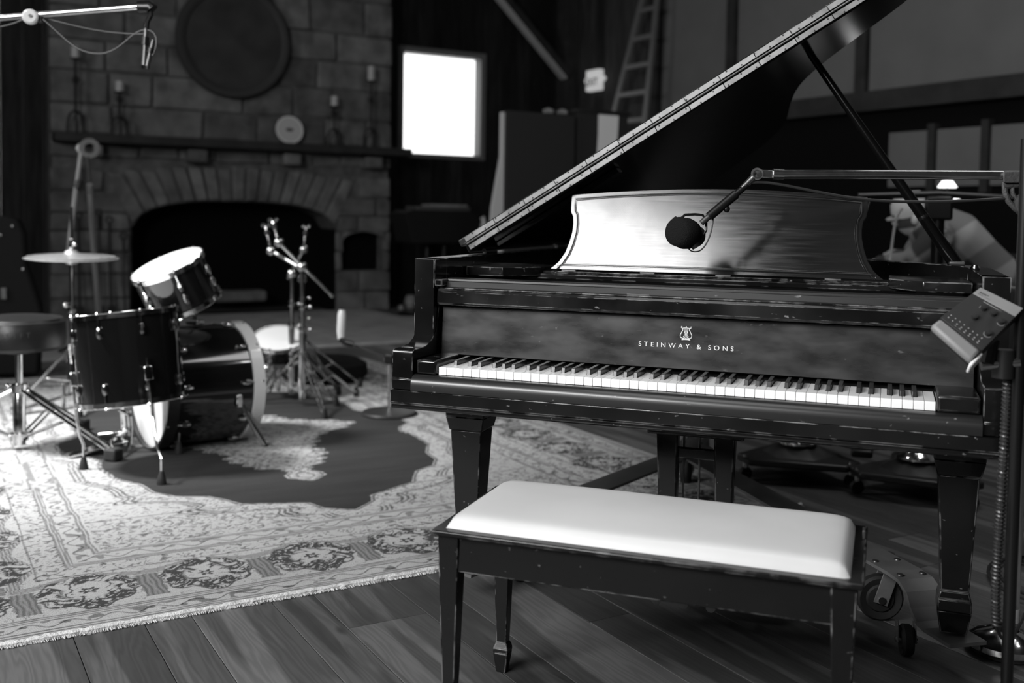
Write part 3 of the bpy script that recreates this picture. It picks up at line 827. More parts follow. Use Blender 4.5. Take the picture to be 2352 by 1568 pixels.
def rug_shade(p_, q_):
    # slight hand-woven wobble
    wob = (vnoise(p_ * 9, q_ * 9, 3) - .5) * .012
    u = p_ - P0 + wob; w_ = q_ - Q0 + wob
    au, aw = np.abs(u), np.abs(w_)
    du, dw = HP - au, HQ - aw
    d = np.minimum(du, dw); along = np.where(dw < du, u, w_)
    LIGHT, MID, DARK = .42, .15, .05
    col = np.full_like(p_, LIGHT)
    # ---- outer guard stripes and small scroll band
    for c_, h_ in ((.018, .004), (.032, .0035), (.046, .003), (.112, .0035), (.126, .003), (.138, .0035)):
        col = col * (1 - line(d, c_, h_)) + MID * line(d, c_, h_)
    zig = .080 + .016 * np.sin(along * 2 * pi / .11)
    sc = line(d, zig, .0035) * ((d > .05) & (d < .11)); col = col * (1 - sc * .65)
    lf = vnoise(along * 36, d * 46, 5); sc = sstep(lf, .66, .72) * ((d > .054) & (d < .106)); col = col * (1 - .6 * sc)
    # ---- main border with rosette medallions and striped cartouches
    mb_ = (d > .145) & (d < .44)
    per = .34
    ph = (along - .02) / per; ph = ph - np.floor(ph + .5); ax = ph * per; ay = d - .300
    r = np.sqrt(ax ** 2 + (ay * 1.05) ** 2); th = np.arctan2(ay * 1.15, ax)
    lob = .143 + .012 * np.cos(8 * th) + .012 * np.cos(4 * th) + .02 * (vnoise(th * 4 + 9, r * 20, 8) - .5)
    wx = p_ + .010 * np.sin(q_ * 70); wy = q_ + .010 * np.sin(p_ * 66)
    n1 = vnoise(wx * 62, wy * 62, 11); n2 = vnoise(wx * 44, wy * 44, 17); n3 = vnoise(wx * 90, wy * 90, 23)
    ringm = sstep(r, .040, .046) * (1 - sstep(r, lob - .006, lob + .004))
    n4 = vnoise(wx * 78 + 7, wy * 78, 29); n5 = vnoise(wx * 36, wy * 36 + 5, 37)
    leaf = np.maximum(sstep(.24 - np.abs(n5 - .5), -.02, .02) * sstep(np.abs(n4 - .5) - .055, -.015, .02) * sstep(r, .060, .080), sstep(.07 - np.abs(n2 - .5), -.02, .02)) * ringm
    col = np.where(mb_, col * (1 - .86 * np.clip(leaf, 0, 1)), col)
    ros = ((r < .022 + .007 * np.cos(6 * th)) & (r > .009)) | (r < .004)
    col = np.where(mb_ & ros, DARK * 1.3, col)
    out_ln = line(r, lob + .002, .004); col = np.where(mb_, col * (1 - .8 * out_ln), col)
    cart = (np.abs(np.abs(ph) - .5) * per < .034 + .004 * np.sin(d * 90)) & (d > .17) & (r > .125) & (d < .36)
    stp = .5 + .5 * np.sin((np.abs(np.abs(ph) - .5) * per + .25 * 0) * 2 * pi / .016 + 1.0 * np.sin(d * 60))
    col = np.where(mb_ & cart, MID * (.75 + .9 * stp), col)
    bandz = .425 + .022 * np.cos(ph * 2 * pi)            # scalloped combed bands over the medallions
    cb = mb_ & (d > bandz - .04) & (d < bandz) & ~(r < lob)
    col = np.where(cb, LIGHT * (.62 + .3 * np.sin(d * 2 * pi / .011 + ph * 9)), col)
    scr = line(n2, .5, .022) * mb_ * (~(r < lob)) * (~cart); col = col * (1 - .5 * scr)
    # ---- inner guard: fine double lines with S scrolls
    fl_ = (d > .44) & (d < .535); fsc = line(n2, .52, .030) * fl_; col = col * (1 - .55 * fsc)
    fsp = sstep(n3, .72, .78) * fl_; col = col * (1 - .6 * fsp)
    for c_, h_ in ((.447, .003), (.536, .0045), (.548, .0035), (.557, .003), (.630, .0045), (.642, .0035)):
        col = col * (1 - .55 * line(d, c_, h_))
    zig = .593 + .020 * np.sin(along * 2 * pi / .12); g = (d > .56) & (d < .628)
    col = col * (1 - .6 * line(d, zig, .004) * g); col = col * (1 - .5 * sstep(vnoise(along * 40, d * 50, 31), .68, .74) * g)
    # ---- spandrel field: pale ground with flecks, and floral panels
    fieldm = d > .655
    fk = sstep(vnoise(wx * 95, wy * 95, 41), .68, .74); col = np.where(fieldm, col * (1 - .45 * fk), col)
    panel = fieldm & (aw > 1.30) & (au > .18)
    pc = line(n2, .5, .03) + sstep(n1, .74, .8); col = np.where(panel, col * (1 - .5 * np.clip(pc, 0, 1)), col)
    pl_ = line(aw, 1.29 - .03 * au, .004) * fieldm * (au > .25); col = col * (1 - .55 * pl_)
    # ---- lobed dark field
    hwx = np.array([0, .13, .22, .32, .45, .65, .80, .95, 1.04, 1.10, 1.18, 1.26, 1.32, 1.37, 1.45, 1.53])
    hwv = np.array([.86, .85, .76, .72, .74, .72, .64, .61, .56, .45, .40, .36, .24, .13, .10, .0])
    hw = np.interp(aw, hwx, hwv)
    g = hw - au                                          # >0 inside
    slope = np.interp(aw, hwx[:-1] + np.diff(hwx) / 2, np.abs(np.diff(hwv) / np.diff(hwx)))
    gd_ = g / np.sqrt(1 + np.minimum(slope, 4) ** 2)
    beyond = aw > 1.53
    gd_ = np.where(beyond, -np.sqrt(au ** 2 + (aw - 1.53) ** 2), gd_)
    band = fieldm & (gd_ < 0) & (gd_ > -.15)
    for c_, h_ in ((-.006, .005), (-.098, .005), (-.116, .005), (-.134, .004)):
        col = np.where(fieldm, col * (1 - .68 * line(gd_, c_, h_)), col)
    bs = line(n2, .5, .035) * ((gd_ < -.02) & (gd_ > -.09) & fieldm); col = col * (1 - .5 * bs)
    ins = sstep(gd_, 0, .006) * fieldm
    dark = .038 * (.9 + .25 * vnoise(p_ * 5, q_ * 30, 51))
    col = col * (1 - ins) + dark * ins
    # ---- central medallion
    mx = np.array([0, .10, .16, .26, .36, .46, .56, .66, .76, .82, .88, .93, .98, 1.03, 1.06])
    mv = np.array([.60, .52, .40, .30, .27, .20, .24, .19, .16, .08, .05, .09, .09, .04, .0])
    mwid = np.interp(aw, mx, mv) + .016 * np.sin(aw * 75) * (aw < .85)
    mg = mwid - au; mg = np.where(aw > 1.06, -1, mg)
    mi = sstep(mg, 0, .006)
    mcol = LIGHT * .86 * (1 - .55 * np.clip(line(n2, .5, .05) + sstep(n1, .72, .8), 0, 1))
    mcol = mcol * (1 - .6 * line(mg, .016, .006)) * (1 - .5 * line(mg, .055, .006))
    col = col * (1 - mi) + mcol * mi
    col = col * (.88 + .24 * vnoise(p_ * 3, q_ * 3, 61))
    return np.clip(col, .03, .62)
rug = thing('persian_rug', 'large patterned oriental rug with a dark centre field under the drums', 'rug', RW(P0, Q0, 0))
def rug_grid(name, pa, pb, qa, qb, step, z=.009, shade=rug_shade, par=rug, zf=None):
    nx = max(int((pb - pa) / step), 1); ny = max(int((qb - qa) / step), 1)
    ps = np.linspace(pa, pb, nx + 1); qs = np.linspace(qa, qb, ny + 1)
    P_, Q_ = np.meshgrid(ps, qs, indexing='ij'); Pf, Qf = P_.ravel(), Q_.ravel()
    base = LOC[par.name]
    co = np.stack([Pf * CA - Qf * SA - base.x, Pf * SA + Qf * CA - base.y, np.full_like(Pf, z) if zf is None else zf(Pf, Qf)], 1).astype(np.float32)
    i = np.arange(nx)[:, None] * (ny + 1) + np.arange(ny)[None, :]; i = i.ravel()
    quads = np.stack([i, i + ny + 1, i + ny + 2, i + 1], 1).astype(np.int32)
    me = bpy.data.meshes.new(name)
    me.vertices.add(len(co)); me.vertices.foreach_set('co', co.ravel())
    me.loops.add(quads.size); me.loops.foreach_set('vertex_index', quads.ravel())
    me.polygons.add(len(quads)); me.polygons.foreach_set('loop_start', np.arange(0, quads.size, 4, dtype=np.int32))
    me.update(calc_edges=True)
    at = me.attributes.new('weave', 'FLOAT', 'POINT'); at.data.foreach_set('value', shade(Pf, Qf).astype(np.float32))
    me.materials.append(MATS['rug_pile'])
    o = bpy.data.objects.new(name, me); COL.objects.link(o); o.parent = par; LOC[o.name] = base
    return o
PA, PB, QA, QC = P0 - HP, P0 + HP, Q0 - HQ, Q0 + HQ
rug_grid('pile', PA, .55, QA, 2.45, .0040)
rug_grid('pile', .55, PB, QA, 2.45, .008)
rug_grid('pile', PA, PB, 2.45, QC, .009)
MB().box(PA, PB, QA, QC, .0005, .0085, RM).build('backing', 'rug_cord', rug, smooth=False)
pts = [RW(PA + (PB - PA) * k / 260, QA + random.uniform(-.003, .003), .006) for k in range(261)]
MB().tube(pts, [.0105 + random.uniform(-.0015, .002) for _ in pts], 6).build('bound_edge', 'rug_cord', rug)
fr = MB()
for k in range(900):
    p_ = random.uniform(PA, PB); l_ = random.uniform(.003, .009); a = random.uniform(-.6, .6)
    fr.tube([RW(p_, QA - .008, .007), RW(p_ + l_ * a, QA - .010 - l_, .003)], .0012, 3)
tag(fr.build('fringe', 'rug_cord', rug), kind='stuff')

# ================================================================== GRAND PIANO
KT = 0.72       # key top height
XC = 0.015      # centre of the case
XL, XR = -.737, .767
W = .0235
gp = thing('grand_piano', 'worn black grand piano with raised lid, music desk and lettered fallboard', 'piano', (XC, 1.0, 0))
LQ = 'piano_lacquer'
# case plan (outer), from the left front to the right front
bent = [(.767, .60), (.755, .70), (.715, .785), (.640, .865), (.560, .935), (.480, 1.03), (.410, 1.15), (.355, 1.29), (.315, 1.46), (.285, 1.64), (.245, 1.82), (.175, 1.99), (.075, 2.13), (-.06, 2.23), (-.20, 2.285), (-.36, 2.30), (-.50, 2.285), (-.62, 2.235), (-.70, 2.14), (-.737, 2.0)]
def sm(poly, it=1):
    for _ in range(it):
        o = [poly[0]]
        for a, b in zip(poly[:-1], poly[1:]):
            o += [(a[0] * .75 + b[0] * .25, a[1] * .75 + b[1] * .25), (a[0] * .25 + b[0] * .75, a[1] * .25 + b[1] * .75)]
        o.append(poly[-1]); poly = o
    return poly
bent = sm(bent, 2)
outer = [(XR, .115)] + bent + [(XL, .115)]
def inset(poly, t):
    out = []
    for i in range(len(poly)):
        a = V(poly[max(i - 1, 0)]).to_2d(); b = V(poly[min(i + 1, len(poly) - 1)]).to_2d()
        d = (b - a).normalized(); n = V((-d.y, d.x))
        out.append((poly[i][0] + n.x * t, poly[i][1] + n.y * t))
    return out
inner = inset(outer, .058)
MB().strip(outer, inner, .655, 1.0).build('rim', LQ, gp, bevel=.004, ang=30)
MB().prism(inner, .655, .70).build('soundboard_frame', 'black_cloth', gp, smooth=False)
plate = inset(outer, .062)
plate = [(x, max(y, .62)) for x, y in plate]
MB().prism(plate, .86, .875).build('iron_plate', 'iron_plate', gp, smooth=False)
for xa, ya, xb, yb in ((-.60, .65, -.62, 2.1), (-.38, .65, -.50, 2.2), (-.12, .65, -.30, 2.2), (.12, .65, -.05, 2.05), (.36, .65, .26, 1.3)):
    beam_between(MB(), (xa, ya, .905), (xb, yb, .895), .028, .05, (1, 0, 0)).build('plate_strut', 'iron_plate', gp, bevel=.004)
st = MB()
for k in range(70):
    t_ = k / 69; x0 = -.62 + 1.22 * t_; y1 = 2.05 - 1.25 * t_ ** .8
    st.tube([(x0, .66, .892), (x0 - .16 * (1 - t_) + .0, max(y1, .8), .888)], .0011, 3)
tag(st.build('strings', 'chrome_worn', gp), kind='stuff')
MB().box(XL + .06, XR - .06, .60, .66, .86, .945).build('pin_block_rail', 'iron_plate', gp, bevel=.01)
# arms
armp = [(-.023, .657), (-.023, .684), (-.0205, .686), (-.0205, .752), (-.018, .760), (-.01, .7635), (.03, .763), (.075, .767), (.105, .779), (.127, .798), (.140, .825), (.1465, .860), (.147, .890), (.140, .915), (.126, .928), (.117, .932), (.117, .993), (.122, 1.0), (.20, 1.0), (.20, .657)]
YZ = M4(((0, 0, 1, 0), (1, 0, 0, 0), (0, 1, 0, 0), (0, 0, 0, 1)))  # (y,z,x)->(x,y,z)
MB().prism(armp, XL, XL + .060, YZ).build('arm', LQ, gp, bevel=.003, ang=40)
MB().prism(armp, XR - .060, XR, YZ).build('arm', LQ, gp, bevel=.003, ang=40)
# small ledges inside the arms carrying the lid props
MB().box(XL + .058, XL + .082, .118, .17, .925, .945).build('lid_ledge', LQ, gp, bevel=.003)
MB().box(XR - .082, XR - .058, .118, .17, .925, .945).build('lid_ledge', LQ, gp, bevel=.003)
# key bed, key slip, key blocks
kb = [(-.036, .6235), (-.036, .656), (.60, .656), (.60, .606), (-.028, .606), (-.0305, .6085), (-.0315, .613), (-.0305, .617), (-.031, .6205)]
MB().prism(kb, XL + .002, XR - .002, YZ).build('key_bed', LQ, gp, bevel=.0015)
ks = [(-.004, .657), (-.0345, .657), (-.0345, .672)] + [(-.008 - .026 * sin(radians(a)), .6745 + .0245 * cos(radians(a))) for a in (88, 78, 68, 58, 48, 38, 28, 18, 8, 0)] + [(-.004, .699)]
MB().prism(ks, XL + .061, XR - .061, YZ).build('key_slip', 'slip_lacquer', gp, ang=30)
for a, b in ((XL + .066, -26 * W - .0015), (26 * W + .0015, XR - .064)):
    MB().box(a, b, -.012, .150, .6995, .7375).build('key_block', LQ, gp, bevel=.006, seg=3)
MB().box(XL + .06, XR - .06, .0, .30, .658, .697).build('key_frame', 'black_cloth', gp, smooth=False)
MB().box(XL + .06, XR - .06, .185, .60, .70, .885).build('hollow_shade', 'felt_and_shade', gp, smooth=False)  # black block put in for the shade in the hollow behind the fallboard
# fallboard
fbp = [(.1500, .7345), (.1575, .868), (.1560, .870), (.128, .873), (.124, .880), (.1255, .910), (.129, .916), (.137, .9185), (.1375, .921), (.1455, .9225), (.1535, .9375), (.1575, .9385), (.160, .9445), (.30, .946), (.30, .7345)]
fbo = MB().prism(fbp[:2] + [(.18, .868), (.18, .7345)], XL + .068, XR - .068, YZ).build('fallboard', 'fallboard_lacquer', gp, bevel=.001)
MB().prism([(.18, .869)] + fbp[2:9] + [(.18, .921)], XL + .064, XR - .064, YZ).build('fallboard_nose', LQ, gp, bevel=.0012, ang=25)
MB().prism([(.18, .9215)] + fbp[8:13] + [(.205, .946), (.205, .9215)], XL + .070, XR - .070, YZ).build('fallboard_top', 'slip_lacquer', gp, bevel=.0012, ang=25)
hb = MB().cyl((-.14, .1465, .9235), (-.08, .1465, .9235), .0016, n=6)
hb.build('fallboard_catch', 'hinge_brass', gp)
# keys
OFF = {1: -.0022, 3: .0022, 6: -.0033, 8: 0.0, 10: .0033}
white = []; black = []
wi = 0
for k in range(88):
    n = (k + 9) % 12
    if n in (1, 3, 6, 8, 10): black.append((k, n, -26 * W + wi * W + OFF[n]))
    else:
        white.append((k, n, wi)); wi += 1
bx_ = {k: x for k, n, x in black}
cache = {}
KH = .0062
for k, n, i in white:
    x0 = -26 * W + i * W + .00045; x1 = x0 + W - .0009
    l = bx_.get(k - 1); r = bx_.get(k + 1)
    lx = (l + KH - x0) if l is not None else 0
    rx = (x1 - (r - KH)) if r is not None else 0
    key = (round(lx, 4), round(rx, 4))
    wd = x1 - x0
    if key not in cache:
        poly = [(0, 0), (wd, 0), (wd, .0485)]
        if rx: poly += [(wd - rx, .0485)]
        poly += [(wd - rx, .150), (lx, .150)]
        if lx: poly += [(lx, .0485)]
        poly += [(0, .0485)]
        q_ = [poly[0]]
        for a in poly[1:]:
            if (V(a) - V(q_[-1])).length > 1e-5: q_.append(a)
        mb = MB().prism(q_, KT - .0205, KT)
        o = mb.build('white_key', 'white_key', None, smooth=False, bevel=.0011, seg=2)
        o.parent = gp; o.location = V((x0, 0, 0)) - LOC[gp.name]; cache[key] = o
    else:
        o = cache[key].copy(); COL.objects.link(o); o.location = V((x0, 0, 0)) - LOC[gp.name]
        cache[key] = o
bm0 = MB().hexa([(-.0052, .0505, KT - .004), (.0052, .0505, KT - .004), (.0055, .1495, KT - .004), (-.0055, .1495, KT - .004)],
                [(-.0049, .0545, KT + .0125), (.0049, .0545, KT + .0125), (.0051, .1495, KT + .0133), (-.0051, .1495, KT + .0133)]).build('black_key', 'black_key', None, smooth=False, bevel=.0010, seg=2)
for j, (k, n, x) in enumerate(black):
    o = bm0 if j == 0 else bm0.copy()
    if j: COL.objects.link(o)
    o.parent = gp; o.location = V((x, 0, 0)) - LOC[gp.name]
# lettering on the fallboard
slope = atan2(.0075, .1335)
MF = M4.Translation((.0155, .1531, .7885)) @ M4.Rotation(pi / 2 - slope, 4, 'X')
sx_ = 1.10
text_mesh('lettering', 'STEINWAY & SONS', .0168, MF @ M4.Scale(sx_, 4, (1, 0, 0)), 'gilt', gp, spacing=1.68)
ML = M4.Translation((.0165, .15525, .8285)) @ M4.Rotation(pi / 2 - slope, 4, 'X')
ly = MB()
def LP(x, y): return ML @ V((x, y, .0004))
for s_ in (-1, 1):
    ly.tube([LP(s_ * x, y) for x, y in ((.0105, .0145), (.0125, .0160), (.0130, .0135), (.0108, .0120), (.0085, .0110), (.0085, .0070), (.0115, .0010), (.0150, -.0060), (.0140, -.0120), (.0085, -.0145), (.0035, -.0125), (.0050, -.0095), (.0075, -.0100))], .0012, 5)
    ly.tube([LP(s_ * x, y) for x, y in ((.0, -.0145), (.004, -.0160), (.010, -.0175))], .0014, 5)
    ly.tube([LP(s_ * x, y) for x, y in ((.0022, .0115), (.0022, -.0125))], .0005, 4)
    ly.tube([LP(s_ * x, y) for x, y in ((.0046, .0108), (.0046, -.0115))], .0005, 4)
    ly.tube([LP(s_ * x, y) for x, y in ((.001, .0045), (.0038, .0030), (.003, -.001), (.0, -.003), (.0034, -.0055), (.0012, -.0080))], .0009, 4)
ly.tube([LP(-.0085, .0118), LP(0, .0128), LP(.0085, .0118)], .0010, 5)
ly.tube([LP(0, .0150), LP(0, -.014)], .0005, 4)
ly.sphere(LP(0, .0158), .0016, 8)
ly.tube([LP(-.011, -.0182), LP(-.004, -.0172), LP(.004, -.0172), LP(.011, -.0182)], .0012, 5)
ly.build('lyre_emblem', 'gilt', gp)

# music shelf, wings and desk
MB().box(-.545, .575, .44, .60, .936, .952).build('music_shelf', LQ, gp, bevel=.003)
MB().box(-.475, .505, .455, .60, .952, .960).build('desk_tray', LQ, gp, bevel=.002)
for s_, xo in ((1, XL + .062), (-1, XR - .062)):
    def X(v): return xo + s_ * v
    poly = [(X(.002), .335), (X(.118), .335), (X(.170), .395), (X(.20), .44), (X(.20), .60), (X(.002), .60)]
    MB().prism(poly, .945, .972).build('shelf_wing', LQ, gp, bevel=.002)
    MB().cyl((X(.0), .40, .952), (X(-.0) - s_ * .0 + s_ * .012, .40, .952), .009, n=10).build('shelf_pin', 'steel_dark', gp)
DT = radians(14)
MD = M4.Translation((XC, .487, .961)) @ M4.Rotation(pi / 2 - DT, 4, 'X')   # local x right, y up the desk, z toward the player
half = [(.478, .003), (.464, .014), (.450, .028), (.434, .055), (.424, .085), (.417, .119), (.416, .145), (.419, .168), (.4265, .180), (.4285, .195), (.4285, .236), (.31, .2455), (.178, .253), (.09, .2563), (0, .2572)]
full = [(x, y) for x, y in half] + [(-x, y) for x, y in half[-2::-1]]
MB().prism(full, -.008, .0, MD).build('music_desk', 'desk_lacquer', gp, bevel=.0015)
def desk_inset(t):
    poly = full[::-1]
    # inset by averaging normals on the open outline, closed along the bottom
    o = []
    for i in range(len(full)):
        a = V(full[i - 1] if i else full[0]); b = V(full[(i + 1)] if i < len(full) - 1 else full[-1])
        d = (b - a).normalized(); n = V((-d.y, d.x)); o.append((full[i][0] + n.x * t, full[i][1] + n.y * t))
    o[0] = (full[0][0] - t * 2.2, .003 + t); o[-1] = (-o[0][0], o[0][1])
    k = 10; o[k] = (full[k][0] - t, full[k][1] - t * .98); o[-1 - k] = (-o[k][0], o[k][1])
    return o
for t_, rr, mm in ((.0150, .0016, 'desk_line'), (.0115, .0016, 'desk_lacquer'), (.0185, .0013, 'desk_lacquer')):
    MB().tube([MD @ V((x, y, .0002)) for x, y in desk_inset(t_)], rr, 6, closed=True).build('desk_moulding', mm, gp)
for x_ in (-.40, -.16, .06, .36):
    MB().box(x_ - .022, x_ + .022, .478, .486, .9595, .9635).build('desk_hinge', 'hinge_brass', gp, bevel=.001)
# lid
TH = radians(31.7)
MLid = M4.Translation((XL, .51, 1.004)) @ M4.Rotation(-TH, 4, 'Y')     # local x = width u, y = depth v-.51, z = above
lo = [(1.515, .0), (1.515, .30), (1.495, .345), (1.44, .385), (1.36, .43), (1.26, .485), (1.18, .545), (1.115, .64), (1.075, .77), (1.045, .93), (1.015, 1.13), (.99, 1.30), (.945, 1.46), (.86, 1.61), (.73, 1.72), (.58, 1.79), (.40, 1.82), (.24, 1.80), (.12, 1.745), (.03, 1.65), (.0, 1.5)]
lo = sm(lo, 2) + [(0, 0)]
MB().prism(lo, 0, .024, MLid).build('lid', 'piano_inner_lacquer', gp, bevel=.003)
MB().box(-.012, 1.527, -.004, .395, .0285, .0515, MLid).build('front_flap', LQ, gp, bevel=.004)
nseg = 13
for row, (z0, z1) in enumerate(((.0045, .0200), (.0325, .0480))):
    x_ = .012
    ln = 1.49 / nseg
    for k in range(nseg):
        MB().box(x_ + .0006, x_ + ln - .0006, -.0075, -.0045 if row else -.0035, z0, z1, MLid).build('hinge_leaf', 'hinge_brass', gp, smooth=False, bevel=.0008, seg=1)
        x_ += ln
MB().cyl(MLid @ V((.012, -.0085, .0262)), MLid @ V((1.502, -.0085, .0262)), .0026, n=8).build('hinge_knuckle', 'hinge_brass', gp)
sc = MB()
for k in range(33):
    for row in (0, 1):
        xx = .03 + k * .0455 + (.014 if row else 0)
        if xx < 1.49:
            z_ = (.016 if k % 2 else .008) if row == 0 else (.037 if k % 2 else .045)
            sc.lathe([(0, 0), (.0026, 0), (.0022, .0009), (0, .0010)], 8, MLid @ frame((xx, -.0076, z_), (0, -1, 0)))
tag(sc.build('hinge_screw', 'screw_dark', gp), kind='stuff')
# added bar under the lid near the hinge side, standing for a reflection
MB().box(.06, .52, .10, .16, -.018, 0, MLid).build('lid_reflection_bar', 'piano_inner_lacquer', gp, bevel=.003)
for v_ in (.12, .9, 1.4):
    MB().cyl(MLid @ V((0.006, v_, -.004)), MLid @ V((0.006, v_ + .10, -.004)), .007, n=8).build('lid_hinge', 'hinge_brass', gp)
pt = MLid @ V((1.178, .30, 0))
pbm = V((.690, .78, 1.0))
MB().tube([pbm, pbm.lerp(pt, .06), pbm.lerp(pt, .10), pbm.lerp(pt, .5), pt], [.020, .020, .018, .014, .011], 12).build('lid_prop', 'piano_inner_lacquer', gp)
MB().box(.668, .712, .75, .82, 1.0, 1.010).build('prop_cup', 'steel_dark', gp, bevel=.003)
for t_ in (.09, .22):
    c_ = pbm.lerp(pt, t_); MB().lathe([(.0165, -.006), (.0175, 0), (.0165, .006)], 14, frame(c_, pt - pbm)).build('prop_collar', 'black_metal', gp)
MB().lathe([(0, 0), (.011, 0), (.013, .006), (.008, .014), (0, .016)], 12, M4.Translation((.715, .44, 1.0))).build('lid_bumper', 'chrome', gp)
# legs
def piano_leg(cx, cy):
    m = MB()
    m.taper(cx, cy, .545, .606, .118, .118, .118, .118)
    m.taper(cx, cy, .505, .545, .100, .100, .118, .118)
    m.taper(cx, cy, .215, .505, .066, .066, .094, .094)
    m.taper(cx, cy, .195, .215, .078, .078, .066, .066)
    m.taper(cx, cy, .165, .195, .080, .080, .078, .078)
    m.taper(cx, cy, .108, .165, .062, .062, .080, .080)
    return m.build('leg', LQ, gp, bevel=.003)
piano_leg(-.622, .27); piano_leg(.680, .27); piano_leg(-.25, 2.05)
# lyre
for xa, xb in (((-.088, -.028), (-.070, -.031)), ((.070, .128), (.083, .118))):
    MB().hexa([(xb[0], .31, .16), (xb[1], .31, .16), (xb[1], .35, .16), (xb[0], .35, .16)], [(xa[0], .31, .535), (xa[1], .31, .535), (xa[1], .35, .535), (xa[0], .35, .535)]).build('lyre_post', LQ, gp, bevel=.004)
MB().box(-.108, .155, .28, .40, .532, .606).build('lyre_head', LQ, gp, bevel=.004)
MB().box(-.27, .02, .2, .45, .585, .606).build('trap_board', LQ, gp, smooth=False)
MB().box(-.035, .085, .325, .345, .462, .490).build('lyre_rail', LQ, gp, bevel=.002)
MB().box(-.11, .155, .28, .40, .115, .185).build('pedal_box', LQ, gp, bevel=.005)
for x_ in (-.018, .026, .062):
    if x_ < .05: MB().cyl((x_, .355, .17), (x_, .355, .60), .0032, n=8).build('pedal_rod', 'hinge_brass', gp)
for x_ in (-.05, .022, .094):
    MB().tube([(x_, .29, .125), (x_, .23, .120), (x_, .17, .112)], [.007, .009, .013], 10).build('pedal', 'hinge_brass', gp)

# ---- dolly under the piano
dl = thing('piano_dolly', 'steel spider dolly with large black casters carrying the piano legs', 'dolly', (.1, .95, 0))
hub = V((-.23, 1.60, .19))
def dolly_arm(lx, ly_):
    leg = V((lx, ly_, 0)); d = V((leg.x - hub.x, leg.y - hub.y, 0)); L_ = d.length; d.normalize(); s_ = V((-d.y, d.x, 0))
    prof = [(0.0, .19), (L_ - .20, .19), (L_ - .15, .185), (L_ - .115, .165), (L_ - .095, .13), (L_ - .07, .104), (L_ - .04, .098), (L_ + .06, .098)]
    m = MB(); wd = .052
    for (a, za), (b, zb) in zip(prof[:-1], prof[1:]):
        p0 = V((hub.x, hub.y, 0)) + d * a; p1 = V((hub.x, hub.y, 0)) + d * b
        dn = V((p1.x - p0.x, p1.y - p0.y, zb - za)).normalized(); up_ = s_.cross(dn); up_ = up_ if up_.z > 0 else -up_
        if abs(dn.z) > .95: up_ = -d
        def q(p, z, h): p = V((p.x, p.y, z)); return [p - s_ * wd + up_ * h, p + s_ * wd + up_ * h]
        A0, A1 = q(p0, za, 0), q(p1, zb, 0); B0, B1 = q(p0, za, -.009), q(p1, zb, -.009)
        m.hexa([B0[0], B0[1], B1[1], B1[0]], [A0[0], A0[1], A1[1], A1[0]])
    m.build('arm', 'steel_plate', dl, smooth=False)
    mb = MB()
    for a in (L_ - .17, L_ - .28):
        for k in (-1, 1):
            c = V((hub.x, hub.y, .19)) + d * a + s_ * k * .034
            MB().lathe([(0, 0), (.009, 0), (.008, .003), (0, .004)], 10, M4.Translation(c)).build('bolt', 'steel_dark', dl)
    return d, s_, L_
def caster(root, c, r, wd, d, nm='wheel'):
    """c ground contact, d axle direction"""
    d = V(d).normalized()
    MB().lathe([(0, -wd / 2), (r * .55, -wd / 2), (r * .62, -wd * .35), (r * .9, -wd / 2), (r, -wd * .3), (r, wd * .3), (r * .9, wd / 2), (r * .62, wd * .35), (r * .55, wd / 2), (0, wd / 2)], 28, frame(V(c) + V((0, 0, r)), d)).build('wheel', 'rubber', root)
    side = d; f = V((-d.y, d.x, 0))
    for k in (-1, 1):
        p0 = V(c) + side * k * (wd / 2 + .008) + V((0, 0, r))
        p1 = p0 + f * (r * .35) + V((0, 0, r * 1.15))
        beam_between(MB(), p0 - (p1 - p0) * .15, p1, .004, r * .62, side).build('fork', 'steel_plate', root, bevel=.001)
    MB().cyl(V(c) + V((0, 0, r)) - side * (wd / 2 + .014), V(c) + V((0, 0, r)) + side * (wd / 2 + .014), r * .16, n=10).build('axle', 'chrome_worn', root)
for lx, ly_ in ((.680, .27), (-.622, .27), (-.25, 2.05)):
    d, s_, L_ = dolly_arm(lx, ly_)
    b = V((hub.x, hub.y, 0)) + d * (L_ - .22)
    ax = (d * .9 - s_ * .45).normalized()
    c = V((.507, .565, 0)) if lx > .5 else b + s_ * (.03)
    caster(dl, c, .064, .038, V((.25, -.97, 0)) if lx > .5 else s_)
    MB().cyl(c + V((.02, .02, .134)), c + V((.02, .02, .186)), .018, n=12).build('swivel', 'steel_dark', dl)
MB().lathe([(0, 0), (.11, 0), (.11, .012), (.03, .02), (0, .02)], 24, M4.Translation((hub.x, hub.y, .19))).build('hub', 'steel_plate', dl)
caster(dl, V((.575, .335, 0)), .040, .028, (1, .2, 0))

# ================================================================== BENCH
bn = thing('piano_bench', 'dark wooden piano bench with a padded white seat', 'bench', (.045, -.33, 0))
BL = 'bench_lacquer'
bx0, bx1, by0, by1, bz = -.396, .470, -.500, -.112, .452
for nm, a in (('apron', (bx0 + .045, bx1 - .045, by0 + .012, by0 + .030, .362, .440)), ('apron', (bx0 + .045, bx1 - .045, by1 - .030, by1 - .012, .362, .440)),
              ('apron', (bx0 + .012, bx0 + .030, by0 + .045, by1 - .045, .362, .440)), ('apron', (bx1 - .030, bx1 - .012, by0 + .045, by1 - .045, .362, .440))):
    MB().box(*a).build(nm, BL, bn, bevel=.002)
rim_o = [(bx0 - .006, by0 - .006), (bx1 + .006, by0 - .006), (bx1 + .006, by1 + .006), (bx0 - .006, by1 + .006)]
rim_i = [(bx0 + .028, by0 + .028), (bx1 - .028, by0 + .028), (bx1 - .028, by1 - .028), (bx0 + .028, by1 - .028)]
MB().ring(rim_o, rim_i, .440, bz).build('top_moulding', BL, bn, bevel=.004, seg=3)
MB().box(bx0 + .03, bx1 - .03, by0 + .03, by1 - .03, .430, .449).build('seat_board', 'black_cloth', bn, smooth=False)
